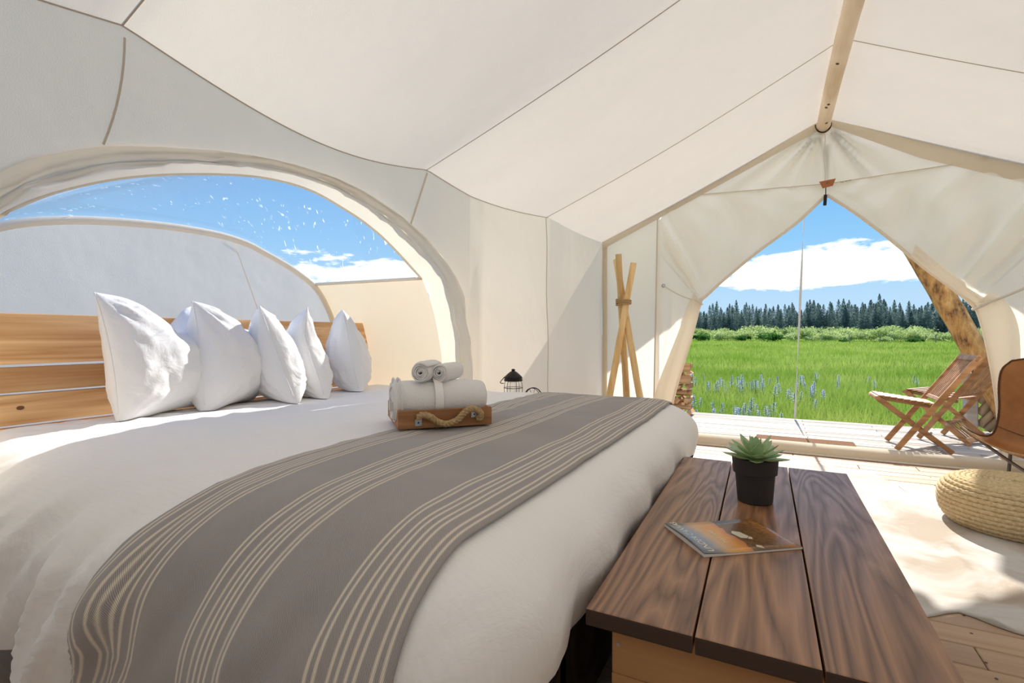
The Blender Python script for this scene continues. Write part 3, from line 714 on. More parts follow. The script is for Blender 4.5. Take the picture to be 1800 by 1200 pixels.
# ------------------------------------------------------------ pillows
def pillow(B, yaw, lean, W, Hh_, T, seed, label, dent=.10, farlow=.05, sag=0.0, flop=0, topn=0):
    n = 44; V = []; F = []; rnd = seed*3.7
    d = Vector((cos(yaw), sin(yaw), 0)); up = Vector(lean).normalized(); nr = d.cross(up).normalized()
    def surf(a, b, sd_):
        ea = 1-.09*(1-b*b)-.0; eb = 1-.08*(1-a*a)
        x = (a*ea)*W/2; z = (b*eb)*Hh_/2
        cx = (1-a*a); cz = (1-b*b)
        th = T/2*(max(0, cx)**.42)*(max(0, cz)**.40)
        th = th*(.86+.30*(cx*cz)**.5)*(1-.24*b)
        dn = dent*exp(-(a-.1)**2/.16)*max(0, (b+.5)/1.5)**1.6; z -= dn
        z -= farlow*max(0, (a+1)/2)**2.2*max(0, (b+1)/2)
        edge = min(1, (cx*cz)*5)
        # creases running from the corners
        cr = 0
        for ca, cb in ((-1, -1), (-1, 1), (1, -1), (1, 1)):
            da, db = a-ca, b-cb; r_ = sqrt(da*da+db*db)+1e-6; an = math.atan2(db, da)
            cr += sin(an*15+rnd+ca*2+cb)*exp(-r_*1.7)*min(1, r_*4)
        th += edge*(.011*cr+.008*ridge(a*2.2+rnd, b*1.6+a, seed)+.006*ridge(a*4.5+b*2+rnd, b*2.5-a, seed+3)+.004*NZ(a*6, b*6, rnd))
        y = sd_*th + .012*sin(a*2+seed)+flop*max(0, b-.2)**2*(.5-a*.5)
        return x+W/2, y, z+Hh_/2
    for sd_ in (1, -1):
        o0 = len(V)
        for j in range(n+1):
            for i in range(n+1):
                a = sin((i/n-.5)*pi*.985)/sin(.5*pi*.985); b = sin((j/n-.5)*pi*.985)/sin(.5*pi*.985)
                V.append(surf(a, b, sd_))
        for j in range(n):
            for i in range(n):
                q = (o0+j*(n+1)+i, o0+j*(n+1)+i+1, o0+(j+1)*(n+1)+i+1, o0+(j+1)*(n+1)+i)
                F.append(q if sd_ < 0 else tuple(reversed(q)))
    W3 = []
    for x, y, z in V:
        p = d*x+nr*y+up*z+Vector((B[0], B[1], 0)); W3.append(p)
    zs = min(p.z for p in W3)
    # lay the bottom on the bed and flatten it there
    for p in W3:
        p.z += topz(p.x, p.y)*0+.012
    lowest = topz(B[0], B[1])
    out = []
    for p in W3:
        fz = topz(min(p.x, -.6), min(max(p.y, .7), 2.7)); q = p.copy(); q.z = q.z-zs+lowest-.03
        if q.z < fz+.004: q.z = fz+.004
        q.x = max(q.x, -2.596); out.append(q-Vector((B[0], B[1], lowest)))
    bm = bmesh.new(); vs = [bm.verts.new(p) for p in out]
    for f in F: bm.faces.new([vs[i] for i in f])
    bmesh.ops.remove_doubles(bm, verts=bm.verts, dist=.0008)
    e = thing('pillow', label, 'pillow', (B[0], B[1], lowest), 0, 'white pillows along the headboard')
    obj('pillow_cover', bm, M_pillow, e, smooth=True)
    # seam along the near edge and top
    pts = []
    for b in [k/24*2-1 for k in range(25)]:
        x, y, z = surf(-1, b, 1); p = d*x+nr*y+up*z+Vector((B[0], B[1], 0)); z_ = p.z+.012-zs+lowest-.03
        if z_ > lowest+.01: pts.append(Vector((max(p.x, -2.59), p.y, z_))-Vector((B[0], B[1], lowest)))
    obj('seam', tube(pts, .0028, 6), M_pillow, e, smooth=True)
    return e
def yw(x, y): return math.atan2(y, x)
pillow((-2.16, 1.00), yw(-.40, .92), (-.22, .02, .5), .56, .56, .22, 1, 'nearest and largest white pillow, its sunlit face turned to the tent door', dent=.17, farlow=.03)
pillow((-2.14, 1.30), yw(-.50, .86), (-.19, .06, .5), .44, .53, .27, 2, 'plump white pillow second from the near end of the headboard', dent=.06, farlow=.16)
pillow((-1.95, 1.60), yw(-.86, .50), (-.28, .0, .5), .40, .54, .19, 3, 'slim white pillow leaning back in the middle of the pillow row', dent=.05, farlow=.17)
pillow((-1.98, 1.80), yw(-.86, .52), (-.27, .02, .5), .42, .53, .18, 4, 'slim white pillow with a folded-over tip, fourth along the headboard', dent=.05, farlow=.17, flop=.10)
pillow((-2.06, 2.12), yw(-.74, .66), (-.18, .04, .5), .40, .52, .20, 5, 'smallest-looking white pillow at the far right end of the headboard', dent=.05, farlow=.16)

# ------------------------------------------------------------ tray with towels
TB = Vector((-1.07, 1.27, 0)); e1 = Vector((.215, .232, 0)).normalized(); ang = math.atan2(e1.y, e1.x)
TL, TW, TH = .315, .30, .062
mid = TB+e1*TL/2+Vector((-e1.y, e1.x, 0))*TW/2
tz = max(bedz(mid.x+a*cos(ang)-b*sin(ang), mid.y+a*sin(ang)+b*cos(ang)) for a in (-.15, 0, .15) for b in (-.145, 0, .145))+.001
ty = thing('tray', 'wooden tray with rope handle standing on the striped throw', 'tray', (TB.x, TB.y, tz-.003), ang)
obj('tray_base', bbox(.008, TL-.008, .008, TW-.008, .004, .012, .001, 1), M_tray, ty)
obj('front_panel', bbox(0, TL, 0, .011, .002, TH, .0015, 1), M_tray, ty)
obj('back_panel', bbox(0, TL, TW-.011, TW, .002, TH, .0015, 1), M_tray, ty)
obj('side_panel', bbox(0, .011, .0115, TW-.0115, .002, TH, .0015, 1), M_tray, ty)
obj('side_panel', bbox(TL-.011, TL, .0115, TW-.0115, .002, TH, .0015, 1), M_tray, ty)
def rope3(pts, R, pitch, r=None, n=7):
    P = [Vector(p) for p in pts]; N = len(P); L = 0; ms = []
    Ls = [0]
    for i in range(1, N): Ls.append(Ls[-1]+(P[i]-P[i-1]).length)
    t0 = (P[1]-P[0]).normalized(); s = t0.orthogonal().normalized(); fr = []
    for i in range(N):
        t = (P[min(i+1, N-1)]-P[max(i-1, 0)]).normalized(); s = (s-t*s.dot(t)).normalized(); fr.append((s.copy(), t.cross(s)))
    for k in range(3):
        q = [P[i]+(fr[i][0]*cos(2*pi*(k/3+Ls[i]/pitch))+fr[i][1]*sin(2*pi*(k/3+Ls[i]/pitch)))*R*.52 for i in range(N)]
        ms.append(tube(q, R*.56, n))
    return addm(*ms)
hp = catm([(.062, -.010, .040), (.075, -.020, .050), (.10, -.024, .042), (.125, -.022, .024), (.155, -.021, .016), (.19, -.022, .028), (.212, -.024, .050), (.235, -.024, .062), (.262, -.022, .055), (.272, -.016, .036), (.262, -.009, .024)], 110)
obj('rope_handle', rope3(hp, .0105, .036), M_rope, ty, smooth=True, label='twisted hemp rope handle')
for x, z in ((.065, .022), (.252, .040)):
    b = obj('bracket', bbox(x-.011, x+.011, -.0035, -.0005, z-.011, z+.011, .0006, 1), M_steel, ty, label='zinc rope bracket')
    obj('screw', lathe([(0, .0012), (.0025, .0012), (.003, 0)], 10), M_black, b, loc=(x, -.0035, z), rot=(pi/2, 0, 0))
obj('back_rope', rope3(catm([(.06, TW+.008, .045), (.12, TW+.022, .03), (.2, TW+.022, .03), (.26, TW+.008, .045)], 50), .0105, .036), M_rope, ty, smooth=True)

def roll(L, R, turns, th, seed=0, sq=1.0, rag=.004):
    """rolled towel: a spiral ribbon extruded along x"""
    n = int(turns*30); mL = 40; V = []; F = []
    r0 = R-turns*th
    for j in range(mL+1):
        for side in (0, 1):
            for i in range(n+1):
                a = 2*pi*turns*i/n; r = r0+th*turns*i/n + (0 if side == 0 else th*.80)
                r *= 1+.035*NZ(cos(a)*1.3+seed, sin(a)*1.3, j*.12)
                x = L*j/mL + (rag*NZ(a*.5, seed) + rag*.6*sin(a*1.7+seed))*(1 if j in (0, mL) else .9)
                e_ = 1-((abs(j/mL-.5)*2)**10)*.12
                V.append((x, r*cos(a)*e_, r*sin(a)*sq*e_))
    W = n+1; R2 = 2*W
    for j in range(mL):
        for i in range(n):
            a = j*R2; b = (j+1)*R2
            F.append((a+i, a+i+1, b+i+1, b+i)); F.append((a+W+i+1, a+W+i, b+W+i, b+W+i+1))
    for j in (0, mL):
        a = j*R2
        for i in range(n):
            q = (a+i, a+W+i, a+W+i+1, a+i+1); F.append(q if j == 0 else tuple(reversed(q)))
    for j in range(mL):
        a = j*R2; b = (j+1)*R2; F.append((a, b, b+W, a+W)); F.append((a+n, a+W+n, b+W+n, b+n))
    return V, F
def towel(label, x0, y0, z0, L, R, turns, th, rz, seed, group, bandx=None, sq=1, tagl=False):
    p = Vector((TB.x, TB.y, tz-.003))+Matrix.Rotation(ang, 4, 'Z') @ Vector((x0, y0, z0))
    t = thing('rolled_towel', label, 'towel', p, ang+rz, group)
    bm = bmesh.new(); rv, rfc = roll(L, R, turns, th, seed, sq); vs = [bm.verts.new(p) for p in rv]
    for q in rfc:
        try: bm.faces.new([vs[i] for i in q])
        except ValueError: pass
    bmesh.ops.recalc_face_normals(bm, faces=bm.faces); obj('towel_roll', bm, M_terry, t, smooth=True)
    if bandx: obj('woven_band', grid(lambda u, v: (bandx-.014+.028*v, (R+th*.80-.0004)*cos(2*pi*u+.3), (R+th*.80-.0004)*sin(2*pi*u+.3)*sq), 48, 2, True), M_terryb, t, smooth=True)
    if bandx:
        for hx in (.010, .026): obj('hem', tube([(hx, (R+th*.8-.0006)*cos(2*pi*k/36), (R+th*.8-.0006)*sin(2*pi*k/36)) for k in range(36)], .0026, 6, closed=True), M_terry, t, smooth=True)
    return t
t1 = towel('large white towel rolled along the front of the rope-handled tray', -.012, .084, .088, .318, .060, 3.0, .0150, radians(1), 1, 'large rolled towels on the tray', .150, 1.0)
t2 = towel('large white towel rolled along the back of the tray, mostly hidden', .0, .216, .084, .310, .056, 3.0, .0150, radians(0), 5, 'large rolled towels on the tray', .17, 1.0)
obj('care_label', bbox(-.012, .0, -.052, -.050, -.03, .0, .0004, 1), M_strap, t1)
towel('small rolled washcloth, left of the two on top of the big towels', .078, .040, .181, .165, .033, 4.4, .0070, radians(62), 2, 'small rolled washcloths')
towel('small rolled washcloth, right of the two on top of the big towels', .143, .050, .178, .165, .0295, 3.9, .0070, radians(56), 9, 'small rolled washcloths')

# ------------------------------------------------------------ nightstand, lantern, wire hoop
ns = thing('side_table', 'small wooden side table behind the bed under the lantern', 'side table', (-1.56, 3.13, 0))
obj('table_top', bbox(-.16, .19, -.13, .13, .53, .555, .004, 1), M_bench, ns)
for a in (-.13, .16):
    for b in (-.10, .10): obj('leg', bbox(a-.018, a+.018, b-.018, b+.018, 0, .53, .003, 1), M_bench, ns)
LZ = .555
lt = thing('lantern', 'black metal storm lantern with wire-guarded glass beyond the bed', 'lantern', (-1.615, 3.135, LZ))
def lp(k): return k
obj('fuel_base', lathe([(0, 0), (.062, 0), (.066, .008), (.066, .04), (.05, .052), (.03, .056), (0, .056)], 28), M_black, lt, smooth=True)
obj('glass_globe', lathe([(.036, .056), (.046, .075), (.050, .11), (.048, .15), (.040, .175)], 28), M_glass, lt, smooth=True)
obj('cap', lathe([(.040, .170), (.064, .172), (.066, .178), (.062, .190), (.066, .194), (.060, .203), (.045, .217), (.040, .222), (.020, .238), (.012, .240), (.012, .246), (.014, .250), (.008, .256), (0, .257)], 28), M_black, lt, smooth=True)
obj('wire_guard', addm(*[tube([(r*cos(a), r*sin(a), z) for r, z in ((.05, .05), (.062, .08), (.065, .12), (.06, .16), (.05, .175))], .0018, 5) for a in [k*pi/3+.3 for k in range(6)]], tube([(.065*cos(a), .065*sin(a), .125) for a in [k*pi/12 for k in range(24)]], .0022, 5, closed=True)), M_black, lt, smooth=True)
obj('bail_handle', tube(catm([(-.052, -.035, .20), (-.085, -.03, .165), (-.088, -.02, .155), (-.06, -.03, .155)], 20), .0028, 6), M_black, lt, smooth=True)
wh = thing('wire_hoop', 'small black spoked wire hoop standing right of the lantern', 'wire hoop', (-1.475, 3.16, LZ))
obj('rim', addm(tube([(.062*cos(a), .012, .066+.062*sin(a)) for a in [k*pi/16 for k in range(32)]], .0036, 6, closed=True), tube([(.058*cos(a), -.014, .066+.062*sin(a)) for a in [k*pi/16 for k in range(32)]], .002, 6, closed=True)), M_black, wh, smooth=True)
for k in range(9): obj('spoke', tube([(0, 0, .066), (.060*cos(k*2*pi/9), .008, .066+.060*sin(k*2*pi/9))], .0013, 5), M_black, wh)
obj('hub', lathe([(0, -.012), (.008, -.012), (.008, .012), (0, .012)], 12), M_black, wh, loc=(0, 0, .066), rot=(pi/2, 0, 0))

# ------------------------------------------------------------ tripod of poles
TP = Vector((-1.25, 4.70, 1.35))
tp = thing('pole_tripod', 'tripod of three peeled wooden poles lashed together beside the door', 'pole tripod', (TP.x, TP.y, 0))
def pole(foot, top, r=.032):
    f, t = Vector(foot), Vector(top); n = 14; sd_ = random.random()*9
    P = [f.lerp(t, k/n)+Vector((.006*NZ(k*.5, sd_), .006*NZ(k*.5, sd_+4), 0)) for k in range(n+1)]
    return tube(P, [r*(1.04-.12*k/n) for k in range(n+1)], 12, rf=lambda i, a: 1+.05*NZ(i*.7, a, sd_))
for f, t in (((-.19, -.13, .0), (.085, .02, 1.72)), ((.245, -.06, .0), (-.085, .03, 1.765)), ((-.02, .26, .0), (-.035, -.07, 1.80))):
    obj('pole', pole(f, t), M_pole, tp, smooth=True)
lv, lf = [], []
obj('rope_lashing', addm(*[tube([(.068*cos(a)-.003, -.008+.058*sin(a), 1.335+.013*k+.006*cos(a+k)) for a in [j*pi/12 for j in range(24)]], .0075, 6, closed=True) for k in range(4)]), M_rope, tp, smooth=True)

# ------------------------------------------------------------ bench and what stands on it
bn = thing('storage_bench', 'dark stained wooden storage bench at the foot of the bed', 'bench', (-.05, 1.55, 0))
BT = .535
def quadplank(x0n, x1n, x0f, x1f, yn, yf, z0, z1):
    bm = bmesh.new()
    v = [bm.verts.new(p) for p in ((x0n, yn, z0), (x1n, yn, z0), (x1f, yf, z0), (x0f, yf, z0), (x0n, yn, z1), (x1n, yn, z1), (x1f, yf, z1), (x0f, yf, z1))]
    for f in ((3, 2, 1, 0), (4, 5, 6, 7), (0, 1, 5, 4), (1, 2, 6, 5), (2, 3, 7, 6), (3, 0, 4, 7)): bm.faces.new([v[i] for i in f])
    bmesh.ops.bevel(bm, geom=bm.edges[:], offset=.004, segments=2, affect='EDGES', profile=.7); return bm
for a, b, c, d in ((-.315, -.1235, -.335, -.1535), (-.120, .067, -.150, .047), (.0705, .252, .0505, .240)):
    o = place(obj('plank', quadplank(a, b, c, d, .908, 2.235, BT-.031, BT), M_bench, bn), bn)
    o.data.materials.append(M_endgrain)      # the sawn ends drank more stain
    for p_ in o.data.polygons:
        if abs(p_.normal.y) > .8: p_.material_index = 1
for nm, g in (('end_panel', (-.275, .205, .945, .965, .02, BT-.032)), ('end_panel', (-.285, .195, 2.175, 2.195, .02, BT-.032)), ('side_panel', (-.280, -.262, .966, 2.174, .02, BT-.032)), ('side_panel', (.188, .205, .966, 2.174, .02, BT-.032)), ('bottom_panel', (-.26, .186, .966, 2.174, .03, .05))):
    x0, x1, y0, y1, z0, z1 = g
    if nm == 'end_panel' and y0 < 1:   # with a cut-out hand slot
        bm = join(bbox(x0, x1, y0, y1, .02, .36, .002, 1), bbox(x0, x1, y0, y1, .405, z1, .002, 1), bbox(x0, -.115, y0, y1, .3598, .4052, .0005, 1), bbox(.045, x1, y0, y1, .3598, .4052, .0005, 1))
        place(obj(nm, bm, M_benchb, bn), bn)
    else: place(obj(nm, bbox(x0, x1, y0, y1, z0, z1, .002, 1), M_benchb, bn), bn)
for xx, zz in ((-.262, .462), (.19, .462)): place(obj('screw', lathe([(0, .001), (.004, .001), (.0045, 0)], 10), M_steel, bn, loc=(xx, .945, zz), rot=(pi/2, 0, 0)), bn)
for xx in (-.25, .17):
    for yy in (1.0, 2.14): place(obj('foot', bbox(xx-.03, xx+.03, yy-.03, yy+.03, 0, .021, .003, 1), M_frame, bn), bn)

pt = thing('succulent_pot', 'charcoal plant pot holding a green rosette succulent on the bench', 'potted plant', (-.052, 1.735, BT))
obj('pot', lathe([(0, 0), (.047, 0), (.050, .003), (.0565, .088), (.0625, .090), (.0655, .134), (.063, .1355), (.060, .133), (.058, .118), (0, .116)], 48), M_pot, pt, smooth=False)
po = pt.children[0]
for p_ in po.data.polygons: p_.use_smooth = True
es = po.modifiers.new('edges', 'EDGE_SPLIT'); es.split_angle = radians(28)
obj('soil', lathe([(0, .1185), (.0575, .1185)], 24), M_soil, pt)
def leafmesh():
    nu, nv = 8, 12; V = []
    for s_ in (1, -1):
        for j in range(nv+1):
            t = j/nv; w_ = .155*(sin(pi*min(1, (t*.93+.07))**1.0))**.75*(1 if t < .65 else max(0, 1-((t-.65)/.35)**2.2)) if t < 1 else 0
            w_ = .16*(t*1.5+.32 if t < .45 else 1)*(1 if t < .55 else max(0.0, 1-((t-.55)/.45)**1.7))
            w_ = min(w_, .17)
            for i in range(nu+1):
                a = i/nu*2-1; th = .045*(1-a*a)**.6*(1-t*.55)*s_
                if t >= .999: th = 0
                V.append((a*w_, t, .16*t*t+th*(.35 if s_ > 0 else 1)+abs(a)*w_*.30))
    F = []
    o0 = (nu+1)*(nv+1)
    for s_ in (0, 1):
        for j in range(nv):
            for i in range(nu):
                q = (s_*o0+j*(nu+1)+i, s_*o0+j*(nu+1)+i+1, s_*o0+(j+1)*(nu+1)+i+1, s_*o0+(j+1)*(nu+1)+i); F.append(q if s_ == 0 else tuple(reversed(q)))
    bm = bmesh.new(); vs = [bm.verts.new(p) for p in V]
    for f in F: bm.faces.new([vs[i] for i in f])
    bmesh.ops.remove_doubles(bm, verts=bm.verts, dist=1e-4)
    m = bpy.data.meshes.new('leaf'); bm.to_mesh(m); bm.free(); m.materials.append(M_leaf); m.polygons.foreach_set('use_smooth', [True]*len(m.polygons)); return m
LM = leafmesh(); rl = random.Random(4)
k = 0
for ring, (cnt, L, tilt, z, r0) in enumerate([(8, .088, 2, .130, .012), (8, .088, 12, .134, .010), (6, .080, 26, .138, .008), (5, .070, 46, .141, .006), (4, .058, 66, .143, .004), (2, .045, 80, .145, .002)]):
    for i in range(cnt):
        a = 2*pi*(i/cnt)+ring*.9+rl.uniform(-.15, .15); ti = radians(tilt+rl.uniform(-5, 5)); LL = L*rl.uniform(.88, 1.12)
        o = obj('leaf', LM, None, pt, loc=(r0*cos(a), r0*sin(a), z)); o.rotation_euler = (Matrix.Rotation(a-pi/2, 3, 'Z') @ Matrix.Rotation(ti, 3, 'X')).to_euler(); o.scale = (LL*1.5, LL, LL)

mg = thing('magazine', 'travel magazine with an orange sunset cover lying on the bench', 'magazine', (-.143, 1.240, BT))
E1 = Vector((.79, .61, 0)).normalized(); E2 = Vector((-.61, .79, 0)).normalized(); ML, MW = .258, .192
mg.rotation_euler = (0, 0, math.atan2(E1.y, E1.x))
def mz(x, y): # the cover curls up at its top (AB) side
    c = max(0, 1-x/.11); return .0055+.010*c*c*(.35+.65*sin(pi*min(1, y/MW*.9+.1)))+.002*max(0, (x-.2)/.05)*0
def magb(t, b):
    c = nn(t, 'ShaderNodeTexCoord'); s = nn(t, 'ShaderNodeSeparateXYZ'); t.links.new(c.outputs['Object'], s.inputs[0])
    n = tex(t, c.outputs['Object'], 22, 6, .6, 1.0)
    a = nn(t, 'ShaderNodeMath', operation='MULTIPLY_ADD'); a.inputs[1].default_value = .03; t.links.new(n, a.inputs[0]); t.links.new(s.outputs['X'], a.inputs[2])
    a2 = nn(t, 'ShaderNodeMath', operation='MULTIPLY'); a2.inputs[1].default_value = 3.5; t.links.new(a.outputs[0], a2.inputs[0])
    r = ramp(t, [(0, (.16, .19, .24)), (.20, (.24, .24, .26)), (.30, (.60, .36, .15)), (.44, (.70, .30, .06)), (.515, (.55, .22, .08)), (.525, (.20, .11, .05)), (.60, (.16, .09, .04)), (.8, (.22, .12, .05)), (.93, (.42, .20, .07)), (1, (.12, .07, .04))]); t.links.new(a2.outputs[0], r.inputs[0])
    n2 = tex(t, c.outputs['Object'], 60, 6, .7, 1.5); r2 = ramp(t, [(.3, (.5, .45, .4)), (.7, (1.3, 1.2, 1.1))]); t.links.new(n2, r2.inputs[0])
    gt = nn(t, 'ShaderNodeMath', operation='GREATER_THAN'); gt.inputs[1].default_value = .52; t.links.new(a2.outputs[0], gt.inputs[0])
    mu = nn(t, 'ShaderNodeMixRGB', blend_type='MULTIPLY'); t.links.new(gt.outputs[0], mu.inputs[0]); t.links.new(r.outputs[0], mu.inputs[1]); t.links.new(r2.outputs[0], mu.inputs[2]); t.links.new(mu.outputs[0], b.inputs['Base Color'])
M_mag = mat('printed_cover', (.5, .3, .1), .22, build=magb, spec=.5)
M_paper = mat('paper_pages', (.72, .70, .66), .8)
M_ink = mat('pale_cover_ink', (.85, .80, .62), .4); M_tentp = mat('printed_tent', (.62, .55, .42), .3); M_dark = mat('dark_ink', (.05, .04, .03), .5)
def magsolid(z0f, z1f, n=24, m=8):
    V = []; 
    for s_ in (0, 1):
        for j in range(m+1):
            for i in range(n+1):
                x, y = ML*i/n, MW*j/m; V.append((x, y, (z1f if s_ else z0f)(x, y)))
    o0 = (n+1)*(m+1); F = []
    for j in range(m):
        for i in range(n):
            q = (j*(n+1)+i, j*(n+1)+i+1, (j+1)*(n+1)+i+1, (j+1)*(n+1)+i); F.append(tuple(reversed(q))); F.append(tuple(o0+k for k in q))
    for i in range(n): F.append((i, i+1, o0+i+1, o0+i)); a = m*(n+1)+i; F.append((a+1, a, o0+a, o0+a+1))
    for j in range(m): a = j*(n+1); F.append((a+n+1, a, o0+a, o0+a+n+1)); a += n; F.append((a, a+n+1, o0+a+n+1, o0+a))
    return V, F
obj('pages', magsolid(lambda x, y: .0008, lambda x, y: .0048+(mz(x, y)-.0055)*.45), M_paper, mg)
obj('back_cover', magsolid(lambda x, y: .0001, lambda x, y: .0006), M_mag, mg)
obj('cover', magsolid(lambda x, y: mz(x, y)-.0003, lambda x, y: mz(x, y)), M_mag, mg, smooth=True)
def textmesh(s, size, mt, parent, name, fn, sx=1.0):
    cu = bpy.data.curves.new(name, 'FONT'); cu.body = s; cu.size = size; cu.extrude = 0; cu.resolution_u = 3; cu.space_character = 1.05
    o = bpy.data.objects.new('t', cu); C.objects.link(o); dg = bpy.context.evaluated_depsgraph_get(); dg.update()
    m = bpy.data.meshes.new_from_object(o.evaluated_get(dg)); bpy.data.objects.remove(o)
    bm = bmesh.new(); bm.from_mesh(m); bmesh.ops.triangulate(bm, faces=bm.faces[:]); bm.to_mesh(m); bm.free()
    for v in m.vertices: v.co = fn(v.co.x*sx, v.co.y)
    r = obj(name, m, None, parent); r.data.materials.clear(); r.data.materials.append(mt); return r
textmesh('UNDER CANVAS', .0255, M_ink, mg, 'title_lettering', lambda x, y: Vector((.034-y, .008+x, mz(.034-y, .008+x)+.0004)), .96)
textmesh('MATTERS', .0155, M_ink, mg, 'cover_lettering', lambda x, y: Vector((.098-y, .055+x, mz(.098-y, .055+x)+.0004)), 1.15)
def flatpoly(pts, name, mt, dz=.0004): return obj(name, ([(x, y, mz(x, y)+dz) for x, y in pts], [tuple(range(len(pts)))]), mt, mg)
flatpoly([(.150, .120), (.140, .105), (.146, .075), (.160, .070), (.172, .082), (.166, .110)], 'printed_tent', M_tentp)
flatpoly([(.160, .068), (.170, .062), (.176, .074), (.172, .080)], 'printed_tent', M_tentp, .0005)
flatpoly([(.150, .020), (.156, .032), (.166, .024), (.163, .008)], 'printed_tent', M_tentp)
flatpoly([(.1448, .074), (.1462, .074), (.1405, .106), (.139, .106)], 'printed_line', M_dark, .0005)

# ------------------------------------------------------------ rug, pouf, doormat
RP = [(.30, 4.75), (.52, 4.70), (.70, 4.58), (.74, 4.38), (.95, 4.36), (1.25, 4.44), (1.6, 4.5), (1.9, 4.3), (1.85, 3.9), (1.95, 3.4), (2.1, 2.9), (1.9, 2.55), (1.45, 2.6), (1.15, 2.5), (.95, 2.42), (.80, 2.38), (.70, 2.42), (.62, 2.47), (.50, 2.37), (.36, 2.30), (.22, 2.5), (.05, 2.42), (-.1, 2.6), (.0, 3.0), (.05, 3.6), (-.05, 4.2), (.05, 4.7)]
rb = catm([(x, y, 0) for x, y in RP+[RP[0]]], 160)[:-1]
cx_, cy_ = .95, 3.45; V = []; F = []; nr_ = 34; nb_ = len(rb)
def rz_(x, y, f):
    z = .006+.004*NZ(x*4, y*4)
    z += .014*exp(-((x-(.71+.05*sin((y-2.5)*2.5)))/.022)**2)*(2.35 < y < 3.25)+.010*exp(-((y-3.18-.1*(x-.7)*-1)/.02)**2)*(x < .75)
    if f > .9: z += .010*max(0, NZ(x*5, y*5, 3))*(f-.9)*10
    return z
for k in range(nr_+1):
    f = (k+0.001)/nr_
    for p in rb:
        x = cx_+(p.x-cx_)*f; y = cy_+(p.y-cy_)*f; V.append((x, y, max(.003, rz_(x, y, f))))
for p in rb: V.append((p.x, p.y, .0012))
for k in range(nr_+1):
    for i in range(nb_): F.append((k*nb_+i, (k+1)*nb_+i, (k+1)*nb_+(i+1) % nb_, k*nb_+(i+1) % nb_))
F.append(tuple(range(nb_)))
obj('cowhide_rug', (V, [tuple(reversed(f)) for f in F]), M_hide, smooth=True, label='cream cowhide rug spread on the floor boards between bench and pouf', cat='rug')

pf = thing('pouf', 'round braided jute pouf on the floor by the cowhide rug', 'pouf', (1.175, 3.70, .008))
def braid(R, z, r, n=None, ph=0):
    """a ring of plaited cord with herringbone lobes"""
    L = 2*pi*R; per = max(12, int(L/.034)); n = per*6; P = [(R*cos(2*pi*i/n), R*sin(2*pi*i/n), z) for i in range(n)]
    V, F = tube(P, r, 8, closed=True, rf=lambda i, a: .74+.38*abs(sin(pi*(i/6.0+ph)+a))**.8)
    return V, F
PRf = [(.285, .012), (.305, .034), (.318, .057), (.325, .080), (.328, .103), (.328, .126), (.326, .149), (.320, .172), (.309, .194), (.291, .213), (.268, .226)]
for i, (R, z) in enumerate(PRf): obj('braided_coil', braid(R, z, .0135, ph=i*.37), M_jute, pf, smooth=True)
R = .245; i = 0
while R > .02: obj('braided_coil', braid(R, .232+.004*(1-R/.25), .0135, ph=i*.41), M_jute, pf, smooth=True); R -= .0235; i += 1
obj('filling', lathe([(0, .004), (.28, .006), (.318, .06), (.318, .15), (.28, .212), (.2, .226), (0, .230)], 40), M_jute, pf, smooth=True)
# doormat
obj('doormat', bbox(-.16, .68, 5.42, 5.83, .001, .018, .006, 2), M_coir, label='brown coir doormat on the deck just outside the sill', cat='doormat')

